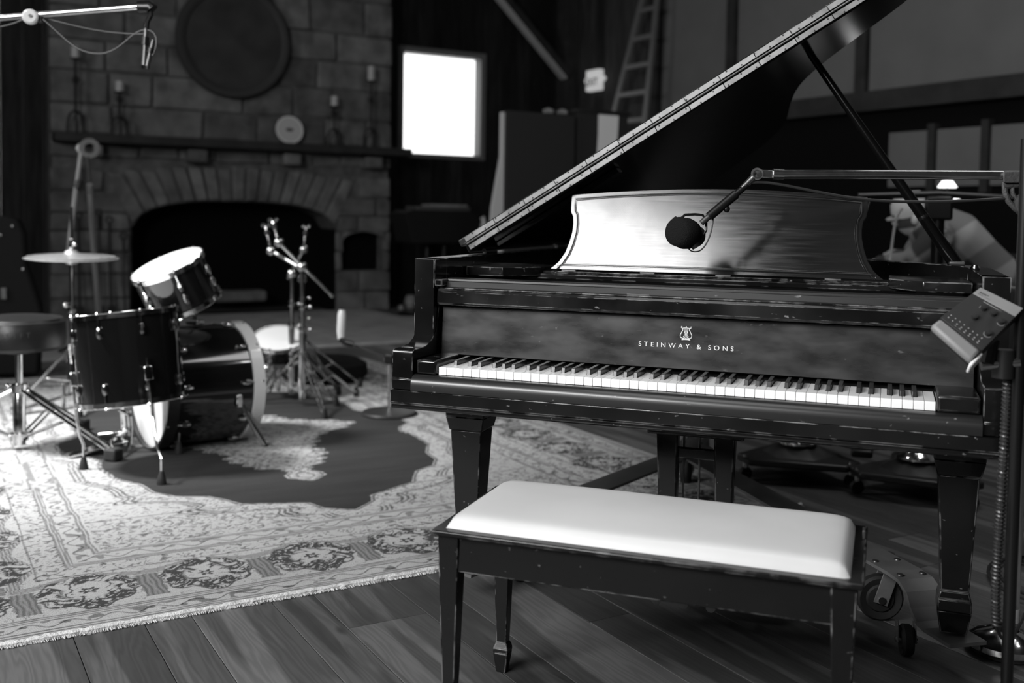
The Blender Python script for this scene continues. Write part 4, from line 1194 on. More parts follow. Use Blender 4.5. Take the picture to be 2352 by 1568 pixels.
MB().box(bx1 - .004, bx1 + .002, by1 - .10, by1 - .07, .452, .47).build('seat_hinge', 'steel_dark', bn, bevel=.001)
def bench_leg(cx, cy):
    m = MB()
    m.taper(cx, cy, .075, .440, .027, .027, .048, .048)
    m.taper(cx, cy, .062, .075, .038, .038, .027, .027)
    m.taper(cx, cy, .050, .062, .038, .038, .038, .038)
    m.taper(cx, cy, .0, .050, .024, .024, .038, .038)
    return m.build('leg', BL, bn, bevel=.0022)
for cx in (bx0 + .030, bx1 - .030):
    for cy in (by0 + .030, by1 - .030): bench_leg(cx, cy)
# cushion: puffed pad
cm = []; nx, ny = 48, 28
cx0, cx1, cy0, cy1 = bx0 + .018, bx1 - .018, by0 + .018, by1 - .010
def cush(u, v, top):
    e = (1 - abs(2 * u - 1) ** 22) * (1 - abs(2 * v - 1) ** 16)
    ex = 1 - .012 * (2 * v - 1) ** 2; 
    x = cx0 + (cx1 - cx0) * u; y = cy0 + (cy1 - cy0) * v
    z = .449 + (.032 * max(e, 0) ** .36 + .004 * (sin(pi * u) * sin(pi * v)) ** .8 + .0006 * sin(u * 11 + v * 4) * e + .0003 * sin(v * 9 - u * 7) * e if top else 0)
    return (x, y, z)
g = MB(); vs = [cush(i / nx, j / ny, True) for i in range(nx + 1) for j in range(ny + 1)]
# rounded parameter spacing so that the edges curl down
def sp(t): return .5 - .5 * cos(pi * t)
vs = [cush(.35 * sp(i / nx) + .65 * i / nx, .45 * sp(j / ny) + .55 * j / ny, True) for i in range(nx + 1) for j in range(ny + 1)]
k0 = len(vs); vs += [(x, y, .449) for x, y, z in vs]
fs = []
for i in range(nx):
    for j in range(ny):
        a = i * (ny + 1) + j; b = a + ny + 1
        fs.append((a, b, b + 1, a + 1)); fs.append((k0 + a, k0 + a + 1, k0 + b + 1, k0 + b))
g.add(vs, fs)
g.build('cushion', 'vinyl', bn, ang=180)

# ================================================================== DRUM KIT
def fr_pts(M, pts): return [M @ V(p) for p in pts]
def drum(name, label, cat, c_top, axis, r, depth, nlug=8, top_head='drum_head', hoop='chrome', hw=.008, group=None, hoop_h=.028, base=None, two=True):
    """c_top = centre of upper head, axis points out of that head"""
    t = thing(name, label, cat, base if base is not None else V(c_top) - V(axis).normalized() * depth, group)
    M = frame(V(c_top), V(axis))
    MB().lathe([(r - .006, -depth + .002), (r, -depth + .002), (r, -.002), (r - .006, -.002)], 56, M, closed=True).build('shell', 'drum_shell', t)
    MB().lathe([(0, .002), (r - .004, .002), (r + .003, -.006), (r + .003, -.010), (0, -.004)], 56, M).build('head', top_head, t)
    if two: MB().lathe([(0, -depth + .004), (r + .002, -depth + .004), (r, -depth - .002), (0, -depth - .002)], 56, M).build('head', top_head, t)
    hh = hoop_h
    def hp(z, s):
        if hoop == 'chrome':
            return [(r + .004, z - .012 * s), (r + .010, z - .012 * s), (r + .010, z + .008 * s), (r + .013, z + .010 * s), (r + .012, z + .012 * s), (r + .005, z + .012 * s)]
        return [(r - .002, z - hh * .55 * s), (r + .012, z - hh * .55 * s), (r + .012, z + hh * .45 * s), (r - .002, z + hh * .45 * s)]
    for z, s in ((-.002, 1), (-depth + .002, -1)):
        hm_ = hoop if (s > 0 or hoop == 'chrome') else 'hoop_shaded'  # batter hoop is darker: the tom's shadow painted into its colour
        MB().lathe(hp(z, s) if s > 0 else hp(z, s)[::-1], 64, M, closed=True).build('hoop', hm_, t)
    for k in range(nlug):
        a = 2 * pi * k / nlug + .2
        cx, cy = cos(a), sin(a)
        R_ = r + .007
        for z, s in ((0, -1), (-depth, 1)):
            l = MB(); l.tube(fr_pts(M, [(R_ * cx, R_ * cy, z + s * .012), (R_ * cx, R_ * cy, z + s * .055)]), .0042, 6)
            l.sphere(M @ V((R_ * cx, R_ * cy, z - s * .010)), .0085, 8)
            Ml = M @ M4.Translation((R_ * cx, R_ * cy, z + s * .07)) @ M4.Rotation(a, 4, 'Z')
            l.lathe([(0, -.026), (.009, -.020), (.013, 0), (.009, .020), (0, .026)], 10, Ml)
            l.build('lug', 'chrome', t)
    return t, M
def px_pt(x, y, dist):
    d = V(((x - 1176) / 2377.5, -(y - 601.2) / 2377.5, -1)); R = cam.rotation_euler.to_matrix()
    return V(cam.location) + (R @ d) * dist
# floor tom
VW = V((-.61, .835, 0)).normalized(); RT = V((VW.y, -VW.x, 0))       # view direction at the kit, and its right
axf = (V((0, 0, 1)) - RT * .10 + VW * .085).normalized()
ftc = V((-2.570, 1.160, .672)) - RT * .037
ft, Mf = drum('floor_tom', 'deep black floor tom on three bent chrome legs nearest the camera', 'drum', ftc, axf, .214, .375, 8, base=(-2.5, 1.13, 0))
for (fx, fy), az in (((-2.245, .935), None), ((-2.705, 1.005), None), ((-2.52, 1.40), None)):
    foot = V((fx, fy, .014))
    loc_ = Mf.inverted() @ V((fx, fy, .35)); a = atan2(loc_.y, loc_.x)
    R_ = .212 + .022
    hi = Mf @ V((R_ * cos(a), R_ * sin(a), -.19)); lo_ = Mf @ V((R_ * cos(a), R_ * sin(a), -.42))
    kn = foot.lerp(lo_, .62) + V((0, 0, -.02)); ou = V((foot.x, foot.y, foot.z + .10))
    MB().tube([hi, lo_, V(((foot.x + lo_.x) / 2, (foot.y + lo_.y) / 2, foot.z + .14)), ou, foot + V((0, 0, .03))], .0055, 8).build('leg', 'chrome', ft)
    MB().lathe([(0, -.014), (.017, -.012), (.020, 0), (.015, .028), (.008, .050), (0, .052)], 14, M4.Translation(foot)).build('rubber_foot', 'rubber', ft)
    MB().box(-.018, .018, -.012, .016, -.03, .03, Mf @ M4.Translation((R_ * cos(a) * .985, R_ * sin(a) * .985, -.255)) @ M4.Rotation(a + pi / 2, 4, 'Z')).build('leg_bracket', 'chrome', ft, bevel=.004)
# bass drum
bax = (RT * cos(radians(22)) + VW * sin(radians(22))).normalized()
bc0 = V((-2.72, 1.60, .290)) - RT * .085 - VW * .11; bdep = .42
bd, Mb = drum('bass_drum', 'black bass drum lying on its side with pale hoops and chrome spurs', 'drum', bc0 + bax * bdep, bax, .280, bdep, 10, hoop='hoop_pale', hoop_h=.055, base=(bc0.x, bc0.y, 0))
for s_ in (-1, 1):
    sd = V((-bax.y, bax.x, 0)) * -s_
    a = bc0 + bax * (bdep - .09) + sd * .285 * .98 + V((0, 0, -.02))
    f_ = V((-2.245, 1.685, .012)) if s_ > 0 else a + sd * .16 + bax * .14 + V((0, 0, -.27))
    f_.z = .012
    if s_ > 0: a = px_pt(543, 918, 4.85)
    MB().tube([a + V((0, 0, .03)), a.lerp(f_, .55), f_ + V((0, 0, .0))], .0115, 8).build('spur', 'chrome_worn', bd)
    MB().box(-.03, .03, -.014, .014, -.045, .045, frame(a - sd * .004, sd)).build('spur_bracket', 'chrome', bd, bevel=.006)
    MB().sphere(f_, .014).build('spur_tip', 'rubber', bd)
mt = bc0 + bax * (bdep * .5) + V((0, 0, .285))
MB().box(-.035, .035, -.03, .03, 0, .025, M4.Translation(mt)).build('tom_mount', 'chrome', bd, bevel=.006)
# rack tom, tilted toward the drummer
rax = (V((0, 0, 1)) * .93 - RT * .40 - VW * .22).normalized()
rtc = V((-2.678, 1.52, .860))
rt, Mr = drum('rack_tom', 'tilted black rack tom with a white head above the bass drum', 'drum', rtc, rax, .168, .205, 6, base=rtc - rax * .2)
hold = rtc - rax * .11 + RT * .15 + V((0, 0, -.02))
MB().tube([mt + V((0, 0, .02)), mt + V((0, 0, .12)), mt + V((-.02, .01, .17)), rtc - rax * .14 + RT * .02], .0095, 8).build('tom_arm', 'chrome', rt)
# snare on its stand
sc_ = V((-2.87, 2.83, .365)) - RT * .03
sn, Msn = drum('snare_drum', 'shallow snare drum with a white head on a low stand', 'drum', sc_, (V((0, 0, 1)) - VW * .40 - RT * .06).normalized(), .152, .10, 8, base=sc_ - V((0, 0, .1)))
ss = thing('snare_stand', 'low chrome stand beneath the snare drum', 'drum stand', (sc_.x, sc_.y, 0))
MB().cyl((sc_.x, sc_.y, .05), (sc_.x, sc_.y, .25), .012).build('pole', 'chrome', ss)
for k in range(3):
    a = 2 * pi * k / 3 + .3
    MB().tube([(sc_.x, sc_.y, .20), (sc_.x + .20 * cos(a), sc_.y + .20 * sin(a), .012)], .008, 8).build('leg', 'chrome', ss)
    MB().tube([(sc_.x, sc_.y, .23), (sc_.x + .10 * cos(a), sc_.y + .10 * sin(a), .245), (sc_.x + .157 * cos(a), sc_.y + .157 * sin(a), .29)], .008, 8).build('basket_arm', 'chrome', ss)

def tripod_leg(root, top, foot, collar, r=.007, dbl=True, foot_r=.016, m='chrome'):
    """double strut leg: collar on the tube, foot on the ground"""
    top, foot, collar = V(top), V(foot), V(collar)
    sd = (foot - top).cross(V((0, 0, 1))).normalized() * .014
    mb = MB()
    if dbl:
        mb.tube([top + sd, foot + sd * .6 + V((0, 0, .03))], r * .7, 6); mb.tube([top - sd, foot - sd * .6 + V((0, 0, .03))], r * .7, 6)
    else: mb.tube([top, foot + V((0, 0, .03))], r, 8)
    mid = top.lerp(foot, .52)
    mb.tube([collar, mid], r * .7, 6)
    mb.build('leg', m, root)
    MB().lathe([(0, 0), (foot_r, 0), (foot_r * 1.1, .02), (foot_r * .7, .055), (0, .06)], 10, M4.Translation((foot.x, foot.y, 0.009))).build('rubber_foot', 'rubber', root)

# hi-hat
HX, HY = -3.755, 2.07
hh = thing('hi_hat_stand', 'chrome cymbal stand with a footboard behind the drum stool', 'cymbal stand', (HX, HY, 0))
MB().cyl((HX, HY, .10), (HX, HY, .56), .014).build('lower_tube', 'chrome', hh)
MB().cyl((HX, HY, .54), (HX, HY, .84), .012).build('upper_tube', 'chrome', hh)
MB().cyl((HX, HY, .80), (HX, HY, 1.13), .0075).build('rod', 'black_metal', hh)
MB().lathe([(.0, 0), (.020, 0), (.024, .02), (.020, .05), (0, .05)], 14, M4.Translation((HX, HY, .535))).build('clamp', 'chrome', hh)
MB().sphere((HX - .035, HY - .01, .585), .016).build('wing_nut', 'chrome', hh)
MB().lathe([(0, 0), (.026, 0), (.030, .10), (.022, .14), (0, .14)], 14, M4.Translation((HX, HY, .17))).build('spring_housing', 'black_metal', hh)
MB().lathe([(0, 0), (.018, 0), (.024, .01), (.012, .035), (.0, .04)], 14, M4.Translation((HX, HY, .805))).build('seat_cup', 'black_plastic', hh)
MB().lathe([(0, 0), (.012, 0), (.016, .02), (.010, .05), (.013, .06), (.0, .065)], 12, M4.Translation((HX, HY, .895))).build('clutch', 'chrome', hh)
MB().sphere((HX + .022, HY, .925), .013).build('wing_nut', 'chrome', hh)
for s_ in (-1, 1):
    c_ = V((HX, HY, 0)) + RT * .045 * s_
    MB().box(-.006, .006, -.012, .012, .01, .15, M4.Translation(c_)).build('base_frame', 'chrome', hh, bevel=.003)
for a_ in (200, 320, 80):
    f_ = V((HX + .30 * cos(radians(a_)), HY + .30 * sin(radians(a_)), .0)); tripod_leg(hh, (HX, HY, .36), f_, (HX, HY, .16))
fbd = V((HX, HY, .10)) - RT * .24 - VW * .14
beam_between(MB(), (HX, HY, .085), (fbd.x, fbd.y, .035), .075, .012, VW).build('footboard', 'chrome_worn', hh, bevel=.004)
MB().box(-.03, .03, -.05, .05, .009, .05, M4.Translation((fbd.x, fbd.y, 0))).build('heel_plate', 'chrome_worn', hh, bevel=.005)
MB().tube([(HX, HY, .17), (HX - .01, HY - .005, .12), (HX - .012, HY - .01, .09)], .006, 6).build('chain', 'chrome', hh)
cyp = [(.006, .028), (.030, .024), (.042, .010), (.10, .004), (.18, -.006), (.247, -.018), (.247, -.020), (.18, -.008), (.10, .001), (.042, .006), (.028, .018), (.006, .022)]
Mcy = frame((HX, HY, .864), (V((0, 0, 1)) + RT * .01 - VW * .035))
cy_ = MB().lathe(cyp, 64, Mcy, closed=True).build('cymbal', 'cymbal', None, loc=(HX, HY, .86))
tag(cy_, 'wide bronze top cymbal lying level on the stand at the left', 'cymbal')
cyb = [(r_, -z_ - .028) for r_, z_ in cyp][::-1]
cy2 = MB().lathe([(r_ * .93, z_ * 1.0) for r_, z_ in cyb], 64, Mcy, closed=True).build('cymbal', 'cymbal', None, loc=(HX, HY, .84))
tag(cy2, 'inverted lower cymbal facing the wide one on the left stand', 'cymbal')

# drum stool
SX, SY = -3.242, 1.188
stl = thing('drum_stool', 'round black padded drum stool on chrome tripod legs at the left edge', 'stool', (SX, SY, 0))
MB().lathe([(0, .475), (.182, .475), (.199, .49), (.203, .52), (.199, .60), (.187, .618), (.12, .627), (0, .630)], 48, M4.Translation((SX, SY, 0))).build('seat', 'vinyl_black', stl)
MB().lathe([(.194, .598), (.202, .603), (.194, .608)], 48, M4.Translation((SX, SY, 0)), closed=True).build('piping', 'vinyl_black', stl)
MB().box(-.09, .09, -.09, .09, .462, .476, M4.Translation((SX, SY, 0))).build('seat_plate', 'black_metal', stl, bevel=.003)
MB().cyl((SX, SY, .26), (SX, SY, .465), .016).build('post', 'chrome', stl)
MB().lathe([(.0, .03), (.028, .03), (.028, .27), (.022, .28), (0, .28)], 18, M4.Translation((SX, SY, 0))).build('column', 'chrome', stl)
MB().lathe([(.026, .05), (.040, .052), (.040, .085), (.026, .09)], 18, M4.Translation((SX, SY, 0)), closed=True).build('lower_collar', 'chrome', stl)
MB().lathe([(.02, .27), (.036, .272), (.036, .31), (.02, .315)], 18, M4.Translation((SX, SY, 0)), closed=True).build('upper_collar', 'chrome', stl)
MB().sphere((SX - .045, SY - .02, .30), .015).build('wing_nut', 'chrome', stl)
for fx, fy in ((-2.70, 1.18), (-3.28, 1.62), (-3.62, .90)):
    f_ = V((fx, fy, .02)); top = V((SX, SY, .285)); d_ = V((fx - SX, fy - SY, 0)).normalized(); sd = V((-d_.y, d_.x, 0)) * .016
    m = MB()
    for s_ in (-1, 1): m.tube([top + d_ * .03 + sd * s_, f_ + sd * s_ + V((0, 0, .03))], .0085, 8)
    m.build('leg', 'chrome', stl)
    m = MB()
    for s_ in (-1, 1): m.tube([V((SX, SY, .07)) + d_ * .035 + sd * s_, top.lerp(f_, .48) + sd * s_], .006, 6)
    m.build('brace', 'chrome', stl)
    MB().box(-.03, .035, -.03, .03, -.012, .045, frame(f_, (0, 0, 1), d_)).build('rubber_foot', 'rubber', stl, bevel=.010)
# lettering on the stool pad, facing the camera side
vc = (V((.49, -2.5, 0)) - V((SX, SY, 0))).normalized()
ltr = 'AIRLIFT'
for i, ch in enumerate(ltr):
    a = atan2(vc.y, vc.x) - .62 + i * .135
    n_ = V((cos(a), sin(a), 0)); x_ = V((-sin(a), cos(a), 0))
    Mx_ = M4.Identity(4)
    for r_ in range(3): Mx_[r_][0], Mx_[r_][1], Mx_[r_][2], Mx_[r_][3] = x_[r_], (0, 0, 1)[r_], n_[r_], (V((SX, SY, .545)) + n_ * .2035)[r_]
    text_mesh('lettering', ch, .034, Mx_, 'rack_grey', stl)

# tom mic stand / pedal: bass drum pedal
pdx = bc0 - bax * .12
pd = thing('drum_pedal', 'chrome bass drum pedal with beater clamped to the bass drum', 'pedal', (pdx.x, pdx.y, 0))
for s_ in (-1, 1):
    c = pdx + V((-bax.y, bax.x, 0)) * .05 * s_
    MB().tube([(c.x, c.y, .012), (c.x + .01, c.y, .12), (c.x, c.y, .20)], .009, 8).build('post', 'chrome', pd)
MB().cyl(pdx + V((-bax.y, bax.x, 0)) * -.07 + V((0, 0, -.305 + .2)), pdx + V((-bax.y, bax.x, 0)) * .07 + V((0, 0, -.305 + .2)), .010).build('axle', 'chrome', pd)
MB().tube([V((pdx.x, pdx.y, .2)), V((pdx.x, pdx.y, .33)) + bax * .02], .004, 6).build('beater_rod', 'chrome', pd)
MB().cyl(V((pdx.x, pdx.y, .33)) + bax * -.01, V((pdx.x, pdx.y, .33)) + bax * .05, .024).build('beater', 'felt_and_shade', pd)
beam_between(MB(), pdx + V((0, 0, -.305 + .07)), pdx - bax * .26 + V((0, 0, -.305 + .03)), .075, .010, V((-bax.y, bax.x, 0))).build('footboard', 'chrome', pd, bevel=.003)
for off in (.13, -.06):
    c = V((pdx.x, pdx.y, 0)) + V((-bax.y, bax.x, 0)) * -off - bax * .10
    MB().lathe([(0, 0), (.022, 0), (.024, .02), (.016, .05), (0, .052)], 12, M4.Translation((c.x, c.y, .01))).build('rubber_foot', 'rubber', pd)
    MB().tube([V((c.x, c.y, .05)), V((c.x, c.y, .09)), V((pdx.x, pdx.y, .10))], .008, 8).build('brace', 'chrome', pd)

# cymbal stands
def px2(x, y, dist):     # point at a distance along the ray through a pixel of the photo (measuring aid)
    d = V(((x - 1176) / 2377.5, -(y - 601.2) / 2377.5, -1)); R = cam.rotation_euler.to_matrix()
    return V(cam.location) + (R @ d) * dist
def boom_stand(base, pole_top, label, feet, arm, top, grp, back=None):
    t = thing('cymbal_stand', label, 'cymbal stand', (base[0], base[1], 0), grp)
    b = V((base[0], base[1], .04))
    MB().cyl(b, V((base[0], base[1], .46)), .019).build('lower_tube', 'chrome', t)
    MB().cyl((base[0], base[1], .44), V(pole_top), .0135).build('upper_tube', 'chrome', t)
    for z_ in (.45, .58):
        MB().lathe([(0, 0), (.019, 0), (.021, .018), (.018, .036), (0, .036)], 12, M4.Translation((base[0], base[1], z_ - .018))).build('collar', 'chrome', t)
        MB().sphere((base[0] + .04, base[1] + .02, z_), .012).build('wing_nut', 'chrome', t)
    for f_ in feet: tripod_leg(t, (base[0], base[1], .33), (f_[0], f_[1], 0), (base[0], base[1], .08))
    MB().sphere(V(pole_top), .030).build('tilter', 'chrome', t)
    if arm:
        MB().tube([V(arm[0]), V(arm[1])], .0110, 8).build('boom_arm', 'chrome', t)
        e = V(arm[1]); MB().sphere(e, .030).build('tilter', 'chrome', t)
    e = V(arm[1]) if arm else V(pole_top)
    MB().tube([e, e.lerp(V(top), .5), V(top)], [.008, .008, .006], 8).build('cymbal_rod', 'chrome', t)
    MB().lathe([(0, 0), (.014, 0), (.016, .012), (.008, .03), (0, .032)], 10, frame(V(top) - (V(top) - e) * .35, V(top) - e)).build('felt_cup', 'black_plastic', t)
    tp = V(top)
    for s_ in (-1, 1): MB().sphere(tp + RT * .017 * s_ + V((0, 0, .008)), .014, 8).build('wing_nut', 'chrome', t)
    return t
D1 = 6.05
boom_stand((-2.636, 2.651), (-2.64, 2.648, .81), 'chrome boom cymbal stand without cymbal, arm crossing highest and longest', ((-2.329, 2.377), (-2.90, 2.60), (-2.50, 3.05)),
           (px2(766, 682, D1), px2(640, 556, D1)), px2(626, 508, D1), 'bare cymbal stands')
boom_stand((-2.80, 2.80), (-2.80, 2.80, .76), 'chrome boom cymbal stand without cymbal, lower arm just left of the tallest', ((-2.45, 2.72), (-3.02, 2.62), (-2.72, 3.20)),
           (px2(700, 622, D1 + .15), px2(622, 575, D1 + .15)), px2(610, 520, D1 + .15), 'bare cymbal stands')
boom_stand((-2.96, 3.18), (-2.96, 3.18, .70), 'shortest bare cymbal rod leaning right behind the two boom stands', ((-2.62, 3.05), (-3.15, 3.40), (-2.64, 3.36)),
           (px2(660, 640, 6.75), px2(697, 572, 6.75)), px2(703, 522, 6.75), 'bare cymbal stands')
# small floor mic stand with round base and large vertical mic on a thin boom
fm = thing('floor_mic_stand', 'short microphone stand with a round base between drums and piano', 'microphone stand', (-2.066, 2.628, 0))
MB().lathe([(0, .01), (.150, .01), (.155, .018), (.145, .028), (.05, .042), (0, .044)], 40, M4.Translation((-2.066, 2.628, 0))).build('round_base', 'base_cast', fm)
MB().cyl((-2.066, 2.628, .03), (-2.066, 2.628, .30), .010).build('pole', 'chrome_worn', fm)
MB().box(-.025, .025, -.02, .02, -.025, .03, M4.Translation((-2.066, 2.628, .315))).build('clamp', 'black_metal', fm, bevel=.006)
e0 = V((-2.066, 2.628, .32)); e1 = px2(815, 793, 5.75)
MB().tube([e0, e1], .005, 8).build('boom', 'black_metal', fm)
mc = thing('microphone', 'pale cylinder microphone upright on the short floor stand boom', 'microphone', e1)
MB().tube([px2(812, 794, 5.75), px2(790, 788, 5.75), px2(783, 775, 5.75)], [.008, .014, .016], 10).build('mount', 'chrome_worn', mc)
MB().tube([px2(784, 778, 5.75), px2(783, 760, 5.75), px2(785, 722, 5.75), px2(786, 712, 5.75)], [.020, .024, .024, .018], 16).build('body', 'hoop_pale', mc)
MB().tube([px2(784, 780, 5.74), px2(796, 786, 5.7), px2(812, 790, 5.7)], .016, 10).build('yoke', 'black_metal', mc)
rc = MB().lathe([(0, 0), (.26, 0), (.29, .03), (.28, .10), (.22, .13), (0, .14)], 36, M4.Translation(px2(745, 822, 6.9) * 1.0)).build('floor_cushion', 'black_cloth', None, loc=px2(745, 822, 6.9))
rc.location.z = .02 - 0
rc['label'] = 'round black floor cushion behind the cymbal stands'; rc['category'] = 'cushion'

# tall boom mic stand behind the kit
tb = thing('tall_mic_stand', 'tall studio boom stand with folded arm in front of the fireplace left side', 'microphone stand', (-5.30, 4.10, 0))
J = px2(193, 340, 7.3); ba = V((-5.28, 4.02, .024))
MB().tube([ba + V((0, 0, .05)), ba.lerp(px2(205, 415, 7.35), .98)], [.024, .022], 12).build('main_pole', 'pole_grey', tb)
MB().tube([px2(205, 415, 7.35), px2(200, 360, 7.3)], [.012, .012], 10).build('inner_pole', 'steel_dark', tb)
J2 = px2(155, 600, 7.1)
MB().tube([px2(186, 350, 7.3), px2(176, 425, 7.25)], .015, 10).build('boom_upper', 'pole_grey', tb)
MB().tube([px2(175, 430, 7.25), J2], .018, 10).build('boom_arm', 'pole_grey', tb)
MB().lathe([(0, -.012), (.030, -.012), (.034, 0), (.030, .012), (0, .012)], 20, frame(J + V((-.03, 0, 0)), -VW)).build('swivel_disc', 'pole_grey', tb)
MB().lathe([(.035, -.006), (.070, -.006), (.070, .006), (.035, .006)], 24, frame(J + V((.03, .02, .0)), -VW), closed=True).build('clutch_ring', 'grey_casting', tb)
c_ = J.lerp(J2, .33); MB().lathe([(0, -.03), (.022, -.03), (.022, .03), (0, .03)], 12, frame(c_, J2 - J)).build('collar', 'black_metal', tb)
for k in range(3):
    a = 2 * pi * k / 3 + .2; MB().tube([ba + V((0, 0, .12)), ba + V((.34 * cos(a), .34 * sin(a), .012))], .016, 8).build('leg', 'black_metal', tb)

# dark rack of hanging gear at the left edge
hg = thing('instrument_case', 'tall dark round topped instrument case standing at the far left', 'instrument case', (px2(28, 660, 6.9).x, px2(28, 660, 6.9).y, 0))
gb0 = px2(20, 660, 6.9)
Mgt = frame(V((gb0.x, gb0.y, 0)), -VW, V((0, 0, 1)))
poly = [(.02, -.20), (.02, .20), (.45, .22), (.62, .17), (.75, .13), (.95, .12), (1.04, .085), (1.07, 0), (1.04, -.085), (.95, -.12), (.75, -.13), (.62, -.17), (.45, -.22)]
MB().prism(poly, 0, .16, Mgt).build('body', 'black_cloth', hg, bevel=.02)
for a_, b_ in ((1.0, -.05), (.94, .02), (.93, .09), (.74, .10), (.72, -.11)): MB().sphere(Mgt @ V((a_, b_, .165)), .010, 8).build('stud', 'chrome_worn', hg)
MB().box(.52, .60, -.02, .02, .155, .18, Mgt).build('latch', 'steel_dark', hg, bevel=.006)
# ------------------------------------------------------------------ overhead boom with two pencil mics, top left
ov = thing('overhead_boom', 'chrome overhead boom arm with a round clutch at the upper left', 'microphone boom', px2(70, 38, 4.0))
DO = 4.0
MB().tube([px2(-260, 62, DO), px2(320, 15, DO)], .0125, 14).build('boom_tube', 'chrome_worn', ov)
MB().tube([px2(318, 16, DO), px2(344, 15, DO), px2(350, 22, DO)], .0235, 14).build('end_clamp', 'black_metal', ov)
MB().lathe([(0, -.02), (.026, -.02), (.029, -.012), (.029, .010), (.022, .016), (0, .016)], 28, frame(px2(70, 39, DO - .02), -VW)).build('clutch_disc', 'hoop_pale', ov)
MB().lathe([(0, 0), (.006, 0), (.006, .022), (0, .022)], 12, frame(px2(71, 38, DO - .02), -VW)).build('clutch_screw', 'steel_dark', ov)
MB().tube([px2(92, 30, DO), px2(94, 52, DO)], .010, 10).build('cable_clip', 'black_metal', ov)
# stand that carries it, outside the frame
MB().tube([px2(-255, 62, DO), V((px2(-255, 62, DO).x, px2(-255, 62, DO).y, .05))], .018, 12).build('stand_pole', 'chrome_worn', ov)
bb = px2(-255, 62, DO)
MB().lathe([(0, .0), (.22, .0), (.22, .03), (.03, .06), (0, .06)], 28, M4.Translation((bb.x, bb.y, .0))).build('round_base', 'base_cast', ov)
for i, (xa, xb, lab) in enumerate((((336, 58), (331, 150), 'slim left microphone of the pair hanging from the overhead boom'), ((352, 92), (338, 152), 'slim right microphone of the pair hanging from the overhead boom'))):
    t = thing('microphone', lab, 'microphone', px2(xa[0], xa[1], DO), 'hanging pencil microphones')
    a, b = px2(xa[0], xa[1], DO), px2(xb[0], xb[1], DO)
    MB().tube([a, a.lerp(b, .5), b], [.008, .0095, .0095], 12).build('body', 'steel_dark', t)
    MB().tube([b, b + (b - a).normalized() * .012], [.0105, .008], 12).build('capsule', 'chrome', t)
    MB().tube([a.lerp(b, .3), a.lerp(b, .5)], .0135, 12).build('shock_mount', 'black_metal', t)
MB().tube([px2(344, 18, DO), px2(346, 35, DO), px2(338, 50, DO), px2(336, 66, DO)], .010, 10).build('drop_bracket', 'black_metal', ov)
MB().tube([px2(334, 52, DO), px2(335, 84, DO)], .0068, 10).build('swivel_tube', 'chrome', ov)
cb1 = MB().tube(bez(px2(96, 42, DO), px2(150, 85, DO), px2(175, 130, DO), px2(240, 122, DO), 14) + bez(px2(240, 122, DO), px2(285, 112, DO), px2(300, 70, DO), px2(335, 68, DO), 10)[1:] + bez(px2(335, 68, DO), px2(372, 70, DO), px2(358, 118, DO), px2(350, 128, DO), 8)[1:], .0036, 6).build('cable', 'cable', None, loc=px2(96, 42, DO))
tag(cb1, 'thin cable hanging in a deep loop under the overhead boom', 'cable')
cb2 = MB().tube(bez(px2(98, 40, DO + .02), px2(180, 62, DO + .02), px2(240, 78, DO), px2(330, 78, DO), 14), .0030, 6).build('cable', 'cable', None, loc=px2(98, 40, DO))
tag(cb2, 'second shallow cable running straighter under the overhead boom', 'cable')
cb3 = MB().tube(bez(px2(58, 42, DO), px2(30, 55, DO), px2(30, 55, DO), px2(-20, 66, DO), 10), .0036, 6).build('cable', 'cable', None, loc=px2(0, 50, DO))
tag(cb3, 'short cable left of the round clutch on the overhead boom', 'cable')

# ================================================================== VOCAL MIC + BOOM IN FRONT OF THE DESK
DM = 2.72
def fx(x, y, k=0.0): return px2(x, y, DM + k)
bm = thing('boom_stand', 'chrome boom stand reaching over the piano from the right', 'microphone stand', (.82, .44, 0))
MB().tube([fx(1790, 400), fx(2304, 402), fx(2600, 402)], .0122, 24).build('boom_tube', 'chrome_worn', bm)
MB().tube([fx(1775, 399), fx(1800, 400)], .0142, 20).build('sleeve', 'chrome_worn', bm)
MB().hexa([fx(1740, 408, .006), fx(1778, 410, .006), fx(1778, 410, -.006), fx(1740, 408, -.006)], [fx(1740, 389, .006), fx(1778, 391, .006), fx(1778, 391, -.006), fx(1740, 389, -.006)]).build('fork', 'chrome_worn', bm, bevel=.003)
jn = fx(1739, 399)
vd = (jn - V(cam.location)).normalized()
MB().lathe([(0, -.014), (.0145, -.014), (.016, -.008), (.016, .010), (0, .010)], 24, frame(jn, -vd)).build('joint', 'chrome_worn', bm)
MB().lathe([(0, 0), (.008, 0), (.008, .004), (0, .005)], 6, frame(jn - vd * .010, -vd)).build('joint_nut', 'chrome', bm)
MB().lathe([(.0085, 0), (.0110, 0), (.0110, .003), (.0085, .003)], 20, frame(jn - vd * .012, -vd), closed=True).build('joint_washer', 'chrome', bm)
MB().tube([fx(1730, 408), fx(1705, 432)], [.0095, .008], 12).build('arm', 'chrome_worn', bm)
MB().tube([fx(1716, 424), fx(1672, 462)], .0085, 16).build('extension_tube', 'black_metal', bm)
MB().tube([fx(1690, 446), fx(1628, 498)], .0122, 20).build('grip', 'black_metal', bm)
MB().tube([fx(1664, 472), fx(1668, 478)], .006, 12).build('grip_screw', 'black_metal', bm)
MB().sphere(fx(1669, 480), .009).build('thumb_knob', 'black_metal', bm)
MB().tube([fx(1630, 496), fx(1611, 512)], .0080, 16).build('thread', 'steel_dark', bm)
